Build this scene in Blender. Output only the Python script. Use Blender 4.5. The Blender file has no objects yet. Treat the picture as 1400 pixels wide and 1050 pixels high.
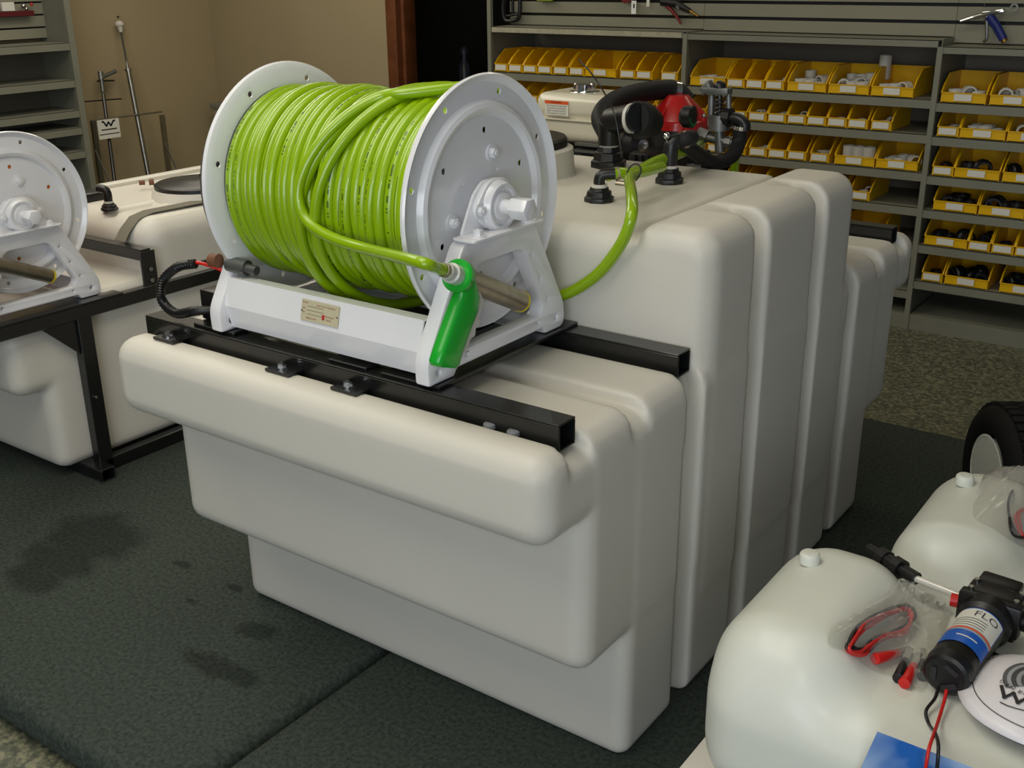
import bpy, bmesh, math, random
import numpy as np
from mathutils import Vector, Matrix
random.seed(7)
S = bpy.context.scene
COL = S.collection
PI = math.pi

# ------------------------------------------------------------------ camera
FPX = 1487.64
YAW, PIT, ROL = -0.62682888, 0.36723393, -0.01020423
CAM = Vector((2.05024, -1.330738, 1.562192))
fw = Vector((math.sin(YAW)*math.cos(PIT), math.cos(YAW)*math.cos(PIT), -math.sin(PIT)))
rt = Vector((math.cos(YAW), -math.sin(YAW), 0))
up = rt.cross(fw)
r2 = math.cos(ROL)*rt + math.sin(ROL)*up
u2 = math.cos(ROL)*up - math.sin(ROL)*rt
cd = bpy.data.cameras.new('camera'); cam = bpy.data.objects.new('camera', cd); COL.objects.link(cam)
cd.sensor_width = 36; cd.lens = FPX/1400*36; cd.clip_start = 0.05; cd.clip_end = 60
M = Matrix((r2, u2, -fw)).transposed().to_4x4(); M.translation = CAM
cam.matrix_world = M
S.camera = cam

def U(px, py, **k):
    """world point seen at photo pixel (px,py) on the plane x=, y= or z="""
    d = r2*((px-700)/FPX) - u2*((py-525)/FPX) + fw
    ax = 'xyz'.index(list(k)[0]); v = list(k.values())[0]
    return CAM + d*((v-CAM[ax])/d[ax])
def UC(px, py, R, cy, cz):
    """nearest hit of the pixel ray with a cylinder along X"""
    d = r2*((px-700)/FPX) - u2*((py-525)/FPX) + fw
    oy, oz = CAM.y-cy, CAM.z-cz
    a = d.y**2+d.z**2; b = 2*(oy*d.y+oz*d.z); c = oy*oy+oz*oz-R*R
    q = b*b-4*a*c
    t = (-b-math.sqrt(max(q, 0)))/(2*a)
    return CAM + d*t

# ------------------------------------------------------------------ world, lights, exposure
W = bpy.data.worlds.new('world'); S.world = W; W.use_nodes = True
W.node_tree.nodes['Background'].inputs[0].default_value = (0.80, 0.88, 1.0, 1)
W.node_tree.nodes['Background'].inputs[1].default_value = 0.12
def area(name, loc, target, sx, sy, power, col):
    l = bpy.data.lights.new(name, 'AREA'); l.shape = 'RECTANGLE'; l.size = sx; l.size_y = sy
    l.energy = power; l.color = col
    o = bpy.data.objects.new(name, l); COL.objects.link(o); o.location = loc
    o.rotation_euler = (Vector(target)-Vector(loc)).to_track_quat('-Z', 'Y').to_euler()
    return o
area('window_light', (2.9, -4.6, 1.5), (0.8, 0.6, 0.6), 3.4, 1.9, 92, (0.84, 0.92, 1.0))
area('overhead_light', (-1.6, 0.4, 2.85), (-1.6, 0.4, 0), 1.2, 2.4, 40, (1.0, 0.94, 0.80))
area('overhead_light', (0.6, -0.9, 2.85), (0.6, -0.9, 0), 1.2, 2.4, 34, (1.0, 0.94, 0.80))
area('overhead_light', (-3.0, 2.6, 2.85), (-3.0, 2.6, 0), 1.2, 2.4, 34, (1.0, 0.92, 0.76))  # added light, put in to brighten the left and back walls
area('overhead_light', (0.6, 2.9, 2.85), (0.6, 2.9, 0), 2.4, 0.4, 9, (1.0, 0.91, 0.72))
fl = bpy.data.lights.new('camera_flash', 'POINT'); fl.energy = 9; fl.shadow_soft_size = 0.02; fl.color = (1, 0.96, 0.92)
fo = bpy.data.objects.new('camera_flash', fl); COL.objects.link(fo); fo.location = CAM + u2*0.06 - r2*0.03 - fw*0.02
vs = S.view_settings
vs.view_transform = 'Standard'; vs.look = 'None'; vs.gamma = 1; vs.use_curve_mapping = False; vs.exposure = 0.0

# ------------------------------------------------------------------ materials
def lin(c):
    return tuple((x/12.92 if x <= 0.04045 else ((x+0.055)/1.055)**2.4) for x in [v/255 for v in c])
class N:
    def __init__(s, name):
        s.m = bpy.data.materials.new(name); s.m.use_nodes = True; s.t = s.m.node_tree
        s.b = s.t.nodes['Principled BSDF']
    def n(s, typ, **k):
        x = s.t.nodes.new(typ)
        for a, v in k.items():
            if a.startswith('i_'):
                a = a[2:]; a = int(a) if a.isdigit() else a.replace('_', ' ')
                x.inputs[a].default_value = v
            else: setattr(x, a, v)
        return x
    def l(s, a, b): s.t.links.new(a, b)
def mat(name, col, rough=0.5, metal=0.0, spec=0.5, noise=None, bump=None, coat=0, amt=0.15, sss=0, **kw):
    q = N(name); b = q.b; c = lin(col)
    b.inputs['Base Color'].default_value = (*c, 1); b.inputs['Roughness'].default_value = rough
    b.inputs['Metallic'].default_value = metal; b.inputs['Specular IOR Level'].default_value = spec
    if coat: b.inputs['Coat Weight'].default_value = coat; b.inputs['Coat Roughness'].default_value = 0.08
    if sss: b.inputs['Subsurface Weight'].default_value = sss; b.inputs['Subsurface Radius'].default_value = (0.03, 0.028, 0.02)
    tc = q.n('ShaderNodeTexCoord')
    if noise:
        t = q.n('ShaderNodeTexNoise'); t.inputs['Scale'].default_value = noise; t.inputs['Detail'].default_value = 5
        q.l(tc.outputs['Object'], t.inputs['Vector'])
        r = q.n('ShaderNodeMapRange'); r.inputs['To Min'].default_value = 1-amt; r.inputs['To Max'].default_value = 1+amt
        r.inputs['From Min'].default_value = 0.3; r.inputs['From Max'].default_value = 0.7
        q.l(t.outputs['Fac'], r.inputs['Value'])
        mx = q.n('ShaderNodeMix', data_type='RGBA', blend_type='MULTIPLY'); mx.inputs[0].default_value = 1
        mx.inputs[6].default_value = (*c, 1); q.l(r.outputs[0], mx.inputs[7]); q.l(mx.outputs[2], b.inputs['Base Color'])
    if bump:
        t = q.n('ShaderNodeTexNoise'); t.inputs['Scale'].default_value = bump[0]; t.inputs['Detail'].default_value = 4
        q.l(tc.outputs['Object'], t.inputs['Vector'])
        bp = q.n('ShaderNodeBump'); bp.inputs['Strength'].default_value = bump[1]; bp.inputs['Distance'].default_value = bump[2] if len(bump) > 2 else 0.002
        q.l(t.outputs['Fac'], bp.inputs['Height']); q.l(bp.outputs[0], b.inputs['Normal'])
    return q.m
PE = mat('milky_polyethylene', (212, 208, 198), 0.42, spec=0.35, noise=3.0, amt=0.02, bump=(160, 0.08, 0.001), sss=0.15)
PE2 = mat('clean_polyethylene', (226, 228, 218), 0.30, spec=0.4, noise=3.0, amt=0.02, bump=(8, 0.05, 0.004), sss=0.2)
WHITE = mat('white_powder_coat', (234, 234, 238), 0.22, spec=0.5, coat=0.5, noise=5, amt=0.02, bump=(40, 0.03))
BLK = mat('black_painted_steel', (20, 21, 21), 0.28, spec=0.5, coat=0.3, bump=(60, 0.06))
BPL = mat('black_plastic', (16, 16, 18), 0.38, spec=0.5, bump=(90, 0.05))
RUB = mat('black_rubber', (24, 24, 25), 0.6, spec=0.3, bump=(120, 0.1))
TIRE = mat('tire_rubber', (18, 18, 18), 0.75, spec=0.3, bump=(60, 0.3))
CHR = mat('chrome', (205, 205, 205), 0.12, metal=1)
ZINC = mat('zinc_steel', (165, 165, 160), 0.32, metal=1, noise=30)
ALU = mat('cast_aluminium', (120, 121, 120), 0.45, metal=0.8, noise=20, bump=(70, 0.2))
STEEL = mat('brushed_steel', (176, 166, 150), 0.42, metal=1, noise=14, amt=0.25)
BRASS = mat('brass', (170, 130, 60), 0.35, metal=1)
GRIP = mat('green_grip', (22, 172, 44), 0.3, spec=0.5, coat=0.2)
YEL = mat('yellow_plastic', (222, 200, 30), 0.4)
RED = mat('red_enamel', (176, 22, 24), 0.3, coat=0.3, bump=(40, 0.1))
REDP = mat('red_plastic', (205, 30, 26), 0.35)
TANKC = mat('cream_fuel_tank_enamel', (222, 216, 196), 0.25, coat=0.4, noise=4, amt=0.02)
GREYS = mat('grey_shelf_enamel', (128, 128, 114), 0.5, noise=6, amt=0.05)
GREYW = mat('grey_slatwall', (138, 136, 118), 0.6, noise=4, amt=0.04)
PAPER = mat('white_label_paper', (226, 224, 214), 0.6)
FIT = mat('white_fitting_plastic', (206, 204, 196), 0.45)
WALL = mat('tan_wall_paint', (162, 147, 116), 0.85, spec=0.2, noise=2, amt=0.03, bump=(90, 0.1))
CEIL = mat('ceiling_white', (215, 210, 195), 0.9)
WOOD = mat('brown_door_wood', (104, 58, 30), 0.45, noise=12, amt=0.25)
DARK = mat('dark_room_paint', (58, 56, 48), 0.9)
BROWN = mat('brown_rubber_bumper', (112, 72, 46), 0.6)
GREYP = mat('grey_webbing', (112, 108, 94), 0.8, bump=(200, 0.3))
INK = mat('black_ink', (40, 38, 42), 0.6)
REDINK = mat('red_ink', (178, 50, 44), 0.6)
ORINK = mat('orange_ink', (226, 92, 34), 0.6)
BLUE = mat('blue_plastic', (26, 36, 110), 0.4)
HCLR = mat('clear_fitting', (196, 198, 190), 0.2)
def bin_mat():
    q = N('yellow_bin_plastic'); b = q.b
    b.inputs['Base Color'].default_value = (*lin((234, 184, 8)), 1); b.inputs['Roughness'].default_value = 0.35
    b.inputs['Subsurface Weight'].default_value = 0.0
    return q.m
BIN = bin_mat()
def hose_mat(name, marks=True):
    q = N(name); b = q.b
    b.inputs['Roughness'].default_value = 0.2; b.inputs['Coat Weight'].default_value = 0.5; b.inputs['Coat Roughness'].default_value = 0.12
    base = (*lin((140, 176, 6)), 1)
    if not marks:
        b.inputs['Base Color'].default_value = base; return q.m
    uv = q.n('ShaderNodeUVMap'); sp = q.n('ShaderNodeSeparateXYZ'); q.l(uv.outputs[0], sp.inputs[0])
    def mth(op, a, bb=None, c=None):
        x = q.n('ShaderNodeMath', operation=op)
        for i, v in enumerate((a, bb, c)):
            if v is None: continue
            if isinstance(v, (int, float)): x.inputs[i].default_value = v
            else: q.l(v, x.inputs[i])
        return x.outputs[0]
    u, v = sp.outputs[0], sp.outputs[1]            # u metres along, v 0..1 round
    # lettering made of short strokes, in words, then a long line
    ph = mth('FRACT', mth('DIVIDE', u, 0.62))
    word = mth('LESS_THAN', ph, 0.36); line = mth('GREATER_THAN', ph, 0.62); line2 = mth('LESS_THAN', ph, 0.80)
    nz = q.n('ShaderNodeTexWhiteNoise', noise_dimensions='1D'); q.l(mth('FLOOR', mth('MULTIPLY', u, 330)), nz.inputs['W'])
    stroke = mth('GREATER_THAN', nz.outputs['Value'], 0.45)
    gap = mth('GREATER_THAN', mth('FRACT', mth('MULTIPLY', u, 17)), 0.18)
    dv = mth('ABSOLUTE', mth('SUBTRACT', mth('FRACT', v), 0.5))
    t1 = mth('MULTIPLY', mth('MULTIPLY', word, stroke), mth('MULTIPLY', gap, mth('LESS_THAN', dv, 0.030)))
    t2 = mth('MULTIPLY', mth('MULTIPLY', line, line2), mth('LESS_THAN', dv, 0.010))
    ink = mth('MULTIPLY', mth('MAXIMUM', t1, t2), 0.75)
    mx = q.n('ShaderNodeMix', data_type='RGBA'); q.l(ink, mx.inputs[0]); mx.inputs[6].default_value = base
    mx.inputs[7].default_value = (*lin((20, 50, 14)), 1); q.l(mx.outputs[2], b.inputs['Base Color'])
    # braided reinforcement seen as a fine relief
    w1 = mth('SINE', mth('MULTIPLY', u, 2600)); 
    bp = q.n('ShaderNodeBump'); bp.inputs['Strength'].default_value = 0.12; bp.inputs['Distance'].default_value = 0.0006
    q.l(w1, bp.inputs['Height']); q.l(bp.outputs[0], b.inputs['Normal'])
    return q.m
HOSE = hose_mat('lime_hose'); HOSE0 = hose_mat('lime_hose_plain', False)
def carpet_mat():
    q = N('charcoal_carpet'); b = q.b; b.inputs['Roughness'].default_value = 0.95; b.inputs['Specular IOR Level'].default_value = 0.1
    tc = q.n('ShaderNodeTexCoord')
    t = q.n('ShaderNodeTexNoise'); t.inputs['Scale'].default_value = 90; t.inputs['Detail'].default_value = 12; t.inputs['Roughness'].default_value = 0.72; q.l(tc.outputs['Object'], t.inputs['Vector'])
    cr = q.n('ShaderNodeValToRGB'); q.l(t.outputs['Fac'], cr.inputs[0])
    cr.color_ramp.elements[0].position = 0.32; cr.color_ramp.elements[0].color = (*lin((40, 46, 43)), 1)
    cr.color_ramp.elements[1].position = 0.72; cr.color_ramp.elements[1].color = (*lin((82, 90, 83)), 1)
    # old wet stains with a shape of their own (world positions)
    acc = None
    for (x, y, rx, ry) in STAINS:
        mp = q.n('ShaderNodeMapping', vector_type='POINT'); mp.inputs['Scale'].default_value = (1/rx, 1/ry, 0)
        mp.inputs['Location'].default_value = (-x/rx, -y/ry, 0); q.l(tc.outputs['Object'], mp.inputs[0])
        n2 = q.n('ShaderNodeTexNoise'); n2.inputs['Scale'].default_value = 11; n2.inputs['Detail'].default_value = 6; q.l(tc.outputs['Object'], n2.inputs['Vector'])
        ln = q.n('ShaderNodeVectorMath', operation='LENGTH'); q.l(mp.outputs[0], ln.inputs[0])
        ad = q.n('ShaderNodeMath', operation='MULTIPLY_ADD'); q.l(n2.outputs['Fac'], ad.inputs[0]); ad.inputs[1].default_value = 1.6; ad.inputs[2].default_value = -0.8
        a2 = q.n('ShaderNodeMath', operation='ADD'); q.l(ln.outputs['Value'], a2.inputs[0]); q.l(ad.outputs[0], a2.inputs[1])
        mr = q.n('ShaderNodeMapRange'); q.l(a2.outputs[0], mr.inputs['Value']); mr.inputs['From Min'].default_value = 0.7; mr.inputs['From Max'].default_value = 1.25
        mr.inputs['To Min'].default_value = 0.58; mr.inputs['To Max'].default_value = 1.0
        if acc is None: acc = mr.outputs[0]
        else:
            mm = q.n('ShaderNodeMath', operation='MINIMUM'); q.l(acc, mm.inputs[0]); q.l(mr.outputs[0], mm.inputs[1]); acc = mm.outputs[0]
    mx = q.n('ShaderNodeMix', data_type='RGBA', blend_type='MULTIPLY'); mx.inputs[0].default_value = 1
    q.l(cr.outputs[0], mx.inputs[6]); q.l(acc, mx.inputs[7]); q.l(mx.outputs[2], b.inputs['Base Color'])
    bp = q.n('ShaderNodeBump'); bp.inputs['Strength'].default_value = 0.5; bp.inputs['Distance'].default_value = 0.003
    q.l(t.outputs['Fac'], bp.inputs['Height']); q.l(bp.outputs[0], b.inputs['Normal'])
    return q.m
STAINS = []
for px, py, rx, ry in ((125, 735, 0.16, 0.13), (85, 765, 0.14, 0.09), (48, 788, 0.11, 0.06), (250, 772, 0.035, 0.014), (320, 803, 0.03, 0.012), (352, 862, 0.055, 0.035), (285, 908, 0.08, 0.035), (330, 925, 0.06, 0.03), (262, 822, 0.02, 0.010)):
    p = U(px, py, z=0.0); STAINS.append((p.x, p.y, rx, ry))
CARPET = carpet_mat()
def vinyl():
    q = N('speckled_vinyl_floor'); b = q.b; b.inputs['Roughness'].default_value = 0.45
    tc = q.n('ShaderNodeTexCoord')
    mp = q.n('ShaderNodeMapping'); mp.inputs['Scale'].default_value = (1, 1, 1); q.l(tc.outputs['Object'], mp.inputs[0])
    t = q.n('ShaderNodeTexNoise'); t.inputs['Scale'].default_value = 70; t.inputs['Detail'].default_value = 4; q.l(mp.outputs[0], t.inputs['Vector'])
    cr = q.n('ShaderNodeValToRGB'); q.l(t.outputs['Fac'], cr.inputs[0]); e = cr.color_ramp.elements
    e[0].position = 0.38; e[0].color = (*lin((72, 78, 66)), 1); e[1].position = 0.64; e[1].color = (*lin((134, 133, 108)), 1)
    x = e.new(0.5); x.color = (*lin((98, 100, 82)), 1)
    q.l(cr.outputs[0], b.inputs['Base Color']); return q.m
VINYL = vinyl()
def bagmat():
    q = N('clear_plastic_bag'); t = q.t; b = q.b
    b.inputs['Base Color'].default_value = (0.75, 0.75, 0.72, 1); b.inputs['Roughness'].default_value = 0.08; b.inputs['Specular IOR Level'].default_value = 1.0; b.inputs['Coat Weight'].default_value = 1.0
    tr = q.n('ShaderNodeBsdfTransparent'); tr.inputs[0].default_value = (0.97, 0.97, 0.95, 1)
    lw = q.n('ShaderNodeLayerWeight'); lw.inputs['Blend'].default_value = 0.5
    pw = q.n('ShaderNodeMath', operation='POWER'); q.l(lw.outputs['Facing'], pw.inputs[0]); pw.inputs[1].default_value = 2.2
    mr = q.n('ShaderNodeMath', operation='MULTIPLY_ADD'); q.l(pw.outputs[0], mr.inputs[0]); mr.inputs[1].default_value = 0.9; mr.inputs[2].default_value = 0.10
    mr.use_clamp = True
    mx = q.n('ShaderNodeMixShader'); q.l(mr.outputs[0], mx.inputs[0]); q.l(tr.outputs[0], mx.inputs[1]); q.l(b.outputs[0], mx.inputs[2])
    q.l(mx.outputs[0], t.nodes['Material Output'].inputs[0]); return q.m
BAG = bagmat()
def skymat():   # printed photograph of sky and grass on the decal, in the decal's own UV
    q = N('printed_sky_decal'); b = q.b; b.inputs['Roughness'].default_value = 0.3
    uv = q.n('ShaderNodeUVMap'); sp = q.n('ShaderNodeSeparateXYZ'); q.l(uv.outputs[0], sp.inputs[0])
    n = q.n('ShaderNodeTexNoise'); n.inputs['Scale'].default_value = 2.2; n.inputs['Distortion'].default_value = 0.5; q.l(uv.outputs[0], n.inputs['Vector'])
    cr = q.n('ShaderNodeValToRGB'); q.l(n.outputs['Fac'], cr.inputs[0]); e = cr.color_ramp.elements
    e[0].position = 0.42; e[0].color = (*lin((30, 100, 185)), 1); e[1].position = 0.72; e[1].color = (*lin((190, 215, 240)), 1)
    n3 = q.n('ShaderNodeTexNoise'); n3.inputs['Scale'].default_value = 40; q.l(uv.outputs[0], n3.inputs['Vector'])
    a = q.n('ShaderNodeMath', operation='MULTIPLY_ADD'); q.l(n3.outputs['Fac'], a.inputs[0]); a.inputs[1].default_value = 0.25; q.l(sp.outputs[1], a.inputs[2])
    lt = q.n('ShaderNodeMath', operation='LESS_THAN'); q.l(a.outputs[0], lt.inputs[0]); lt.inputs[1].default_value = 0.62
    mx = q.n('ShaderNodeMix', data_type='RGBA'); q.l(lt.outputs[0], mx.inputs[0]); q.l(cr.outputs[0], mx.inputs[6]); mx.inputs[7].default_value = (*lin((50, 130, 40)), 1)
    q.l(mx.outputs[2], b.inputs['Base Color']); return q.m
SKYD = skymat()

# ------------------------------------------------------------------ mesh helpers
ORG = {}      # world origin of every object
def frame_of(d):
    d = Vector(d).normalized(); a = Vector((0, 0, 1)) if abs(d.z) < 0.9 else Vector((1, 0, 0))
    e1 = d.cross(a).normalized(); e2 = d.cross(e1).normalized(); return d, e1, e2
class MB:
    def __init__(s): s.v = []; s.f = []; s.uv = {}
    def add(s, vs, fs):
        o = len(s.v); s.v += [tuple(x) for x in vs]; s.f += [tuple(i+o for i in f) for f in fs]; return o
    def box(s, x0, x1, y0, y1, z0, z1):
        s.add([(x, y, z) for x in (x0, x1) for y in (y0, y1) for z in (z0, z1)],
              [(0, 1, 3, 2), (4, 6, 7, 5), (0, 4, 5, 1), (2, 3, 7, 6), (0, 2, 6, 4), (1, 5, 7, 3)]); return s
    def obox(s, c, ex, ey, ez):
        c = Vector(c); ex, ey, ez = Vector(ex), Vector(ey), Vector(ez)
        s.add([c+a*ex+b*ey+d*ez for a in (-1, 1) for b in (-1, 1) for d in (-1, 1)],
              [(0, 1, 3, 2), (4, 6, 7, 5), (0, 4, 5, 1), (2, 3, 7, 6), (0, 2, 6, 4), (1, 5, 7, 3)]); return s
    def lathe(s, c, axis, prof, n=32, closed=False):
        """prof: list of (t along axis, radius)"""
        c = Vector(c); d, e1, e2 = frame_of(axis); k = len(prof); vs = []
        for i in range(n):
            a = 2*PI*i/n; q = math.cos(a)*e1+math.sin(a)*e2
            for t, r in prof: vs.append(c+d*t+q*r)
        fs = []
        for i in range(n):
            j = (i+1) % n
            for m in range(k if closed else k-1):
                m2 = (m+1) % k
                fs.append((i*k+m, i*k+m2, j*k+m2, j*k+m))
        o = s.add(vs, fs)
        if not closed:
            if prof[0][1] > 1e-5: s.f.append(tuple(o+i*k for i in range(n)))
            if prof[-1][1] > 1e-5: s.f.append(tuple(o+i*k+k-1 for i in reversed(range(n))))
        return s
    def cyl(s, a, b, r, r1=None, n=20):
        a = Vector(a); b = Vector(b); L = (b-a).length
        return s.lathe(a, b-a, [(0, r), (L, r if r1 is None else r1)], n)
    def hexb(s, a, b, r): return s.cyl(a, b, r, n=6)
    def tube(s, pts, r, n=12, closed=False, caps=True, uvs=False, phase=0.0, roll=0.5):
        P = [Vector(p) for p in pts]; m = len(P); R = r if isinstance(r, (list, tuple)) else [r]*m
        T = []
        for i in range(m):
            a = P[(i-1) % m] if (closed or i > 0) else P[i]; b = P[(i+1) % m] if (closed or i < m-1) else P[i]
            T.append((b-a).normalized())
        _, e1, e2 = frame_of(T[0]); o = len(s.v); L = phase; Ls = []
        for i in range(m):
            if i:
                e1 = (e1 - T[i]*e1.dot(T[i])).normalized(); L += (P[i]-P[i-1]).length
            e2 = T[i].cross(e1); Ls.append(L)
            for k in range(n):
                a = 2*PI*k/n; s.v.append(tuple(P[i]+(math.cos(a)*e1+math.sin(a)*e2)*R[i]))
        for i in range(m if closed else m-1):
            i2 = (i+1) % m
            for k in range(n):
                k2 = (k+1) % n
                if uvs: s.uv[len(s.f)] = [(Ls[i], k/n+roll), (Ls[i], (k+1)/n+roll), (Ls[i2] if i2 else Ls[i]+0.01, (k+1)/n+roll), (Ls[i2] if i2 else Ls[i]+0.01, k/n+roll)]
                s.f.append((o+i*n+k, o+i*n+k2, o+i2*n+k2, o+i2*n+k))
        if caps and not closed:
            s.f.append(tuple(o+k for k in reversed(range(n)))); s.f.append(tuple(o+(m-1)*n+k for k in range(n)))
        return s
    def prism(s, poly, off):
        off = Vector(off); n = len(poly); P = [Vector(p) for p in poly]
        s.add(P+[p+off for p in P], [tuple(range(n))[::-1], tuple(range(n, 2*n))]+[(i, (i+1) % n, n+(i+1) % n, n+i) for i in range(n)]); return s
    def ball(s, c, r, n=16, m=10, sc=(1, 1, 1)):
        prof = [(-r*math.cos(PI*i/m)*sc[2], r*math.sin(PI*i/m)) for i in range(m+1)]
        prof[0] = (prof[0][0], 0); prof[-1] = (prof[-1][0], 0)
        return s.lathe(c, (0, 0, 1), prof, n)
def link_mesh(name, me, m, parent, kind=None):
    o = bpy.data.objects.new(name, me)
    if m is not None:
        me.materials.clear(); me.materials.append(m)
    COL.objects.link(o)
    if parent is not None: o.parent = parent
    if kind: o['kind'] = kind
    return o
def finish(name, me, m, parent=None, kind=None, smooth=35, bevel=0, seg=2, origin=None):
    """me holds WORLD coordinates; shifts them to the origin of the parent / of the thing"""
    bm = bmesh.new(); bm.from_mesh(me)
    bmesh.ops.recalc_face_normals(bm, faces=bm.faces[:])
    if bevel:
        es = [e for e in bm.edges if len(e.link_faces) == 2 and e.calc_face_angle(0) > 0.6]
        bmesh.ops.bevel(bm, geom=es, offset=bevel, segments=seg, profile=0.5, affect='EDGES', clamp_overlap=True)
    if parent is not None: org = ORG[parent.name]
    elif origin is not None: org = Vector(origin)
    else:
        xs = [v.co for v in bm.verts]
        mn = Vector([min(c[i] for c in xs) for i in range(3)]); mx = Vector([max(c[i] for c in xs) for i in range(3)])
        org = Vector(((mn.x+mx.x)/2, (mn.y+mx.y)/2, mn.z))
    bmesh.ops.translate(bm, verts=bm.verts[:], vec=-org)
    if smooth:
        for f in bm.faces: f.smooth = True
    bm.to_mesh(me); bm.free()
    if smooth: me.set_sharp_from_angle(angle=math.radians(smooth))
    o = link_mesh(name, me, m, parent, kind)
    if parent is None: o.location = org
    ORG[o.name] = org.copy()
    return o
def build(mb, name, m, parent=None, **k):
    me = bpy.data.meshes.new(name); me.from_pydata(mb.v, [], mb.f)
    if mb.uv:
        ul = me.uv_layers.new(name='UVMap')
        for p in me.polygons:
            if p.index in mb.uv:
                for li, c in zip(p.loop_indices, mb.uv[p.index]): ul.data[li].uv = c
    return finish(name, me, m, parent, **k)
def thing(name, loc, label, cat, group=None):
    o = bpy.data.objects.new(name, None); COL.objects.link(o); o.location = loc; o.empty_display_size = 0.05
    ORG[o.name] = Vector(loc); return tag(o, label, cat, group)
def tag(o, label, cat, group=None):
    o['label'] = label; o['category'] = cat
    if group: o['group'] = group
    return o
def struct(o): o['kind'] = 'structure'; return o
def dup(root, shift, label=None, group=None):
    def cp(o, par):
        c = o.copy(); COL.objects.link(c); c.parent = par
        for ch in o.children: cp(ch, c)
        return c
    c = cp(root, None); c.location = root.location+Vector(shift)
    ORG[c.name] = ORG[root.name]+Vector(shift)
    if label: c['label'] = label
    if group: c['group'] = group
    return c
def rpoly(pts, r, n=4):
    """round the corners of a 2D polygon"""
    out = []; m = len(pts)
    for i in range(m):
        p = Vector(pts[i]); a = Vector(pts[i-1]); b = Vector(pts[(i+1) % m])
        rr = r[i] if isinstance(r, (list, tuple)) else r
        da = (a-p); db = (b-p); ra = min(rr, da.length*0.45, db.length*0.45)
        pa = p+da.normalized()*ra; pb = p+db.normalized()*ra
        for k in range(n+1):
            t = k/n; out.append(tuple(pa*(1-t)**2+p*2*t*(1-t)+pb*t*t))
    return out
def circle(cx, cy, r, n=16): return [(cx+r*math.cos(2*PI*i/n), cy+r*math.sin(2*PI*i/n)) for i in range(n)]
def plate(name, outer, holes, mapf, thick, m, parent=None, bevel=0.0, **k):
    """2D outline with holes, given thickness; mapf(u,v,w) -> world point"""
    cu = bpy.data.curves.new('c', 'CURVE'); cu.dimensions = '2D'; cu.fill_mode = 'BOTH'
    cu.extrude = thick/2-bevel; cu.bevel_depth = bevel; cu.bevel_resolution = 1; cu.offset = -bevel
    for pl in [outer]+holes:
        sp = cu.splines.new('POLY'); sp.points.add(len(pl)-1); sp.use_cyclic_u = True
        for i, (u, v) in enumerate(pl): sp.points[i].co = (u, v, 0, 1)
    o = bpy.data.objects.new('c', cu); COL.objects.link(o)
    dg = bpy.context.evaluated_depsgraph_get(); me = bpy.data.meshes.new_from_object(o.evaluated_get(dg))
    bpy.data.objects.remove(o); bpy.data.curves.remove(cu)
    for v in me.vertices: v.co = mapf(v.co.x, v.co.y, v.co.z+thick/2)
    bm = bmesh.new(); bm.from_mesh(me); bmesh.ops.remove_doubles(bm, verts=bm.verts[:], dist=1e-5); bm.to_mesh(me); bm.free()
    me.name = name
    return finish(name, me, m, parent, **k)
def text(name, body, size, mapf, m, parent=None, depth=0.0003, align='CENTER', **k):
    cu = bpy.data.curves.new('t', 'FONT'); cu.body = body; cu.size = size; cu.extrude = depth; cu.align_x = align; cu.align_y = 'CENTER'; cu.resolution_u = 2
    o = bpy.data.objects.new('t', cu); COL.objects.link(o)
    dg = bpy.context.evaluated_depsgraph_get(); me = bpy.data.meshes.new_from_object(o.evaluated_get(dg))
    bpy.data.objects.remove(o); bpy.data.curves.remove(cu)
    for v in me.vertices: v.co = mapf(v.co.x, v.co.y, v.co.z)
    me.name = name
    return finish(name, me, m, parent, **k)
def spline(pts, n=8, closed=False):
    P = [Vector(p) for p in pts]; out = []; m = len(P)
    for i in range(m if closed else m-1):
        a = P[(i-1) % m] if closed or i else P[0]*2-P[1]; b = P[i]; c = P[(i+1) % m]
        d = P[(i+2) % m] if closed or i < m-2 else P[-1]*2-P[-2]
        for k in range(n):
            t = k/n
            out.append(0.5*((2*b)+(c-a)*t+(2*a-5*b+4*c-d)*t*t+(3*b-a-3*c+d)*t**3))
    if not closed: out.append(P[-1])
    return out

# signed distance fields + surface nets, for the moulded plastic bodies
def rb(X, Y, Z, x0, x1, y0, y1, z0, z1, r):
    qx = np.abs(X-(x0+x1)/2)-(x1-x0)/2+r; qy = np.abs(Y-(y0+y1)/2)-(y1-y0)/2+r; qz = np.abs(Z-(z0+z1)/2)-(z1-z0)/2+r
    return np.sqrt(np.maximum(qx, 0)**2+np.maximum(qy, 0)**2+np.maximum(qz, 0)**2)+np.minimum(np.maximum(qx, np.maximum(qy, qz)), 0)-r
def rb2(A, B, a0, a1, b0, b1, r):
    qx = np.abs(A-(a0+a1)/2)-(a1-a0)/2+r; qy = np.abs(B-(b0+b1)/2)-(b1-b0)/2+r
    return np.sqrt(np.maximum(qx, 0)**2+np.maximum(qy, 0)**2)+np.minimum(np.maximum(qx, qy), 0)-r
def smin(a, b, k):
    h = np.clip(0.5+0.5*(b-a)/k, 0, 1); return b*(1-h)+a*h-k*h*(1-h)
def smax(a, b, k): return -smin(-a, -b, k)
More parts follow.
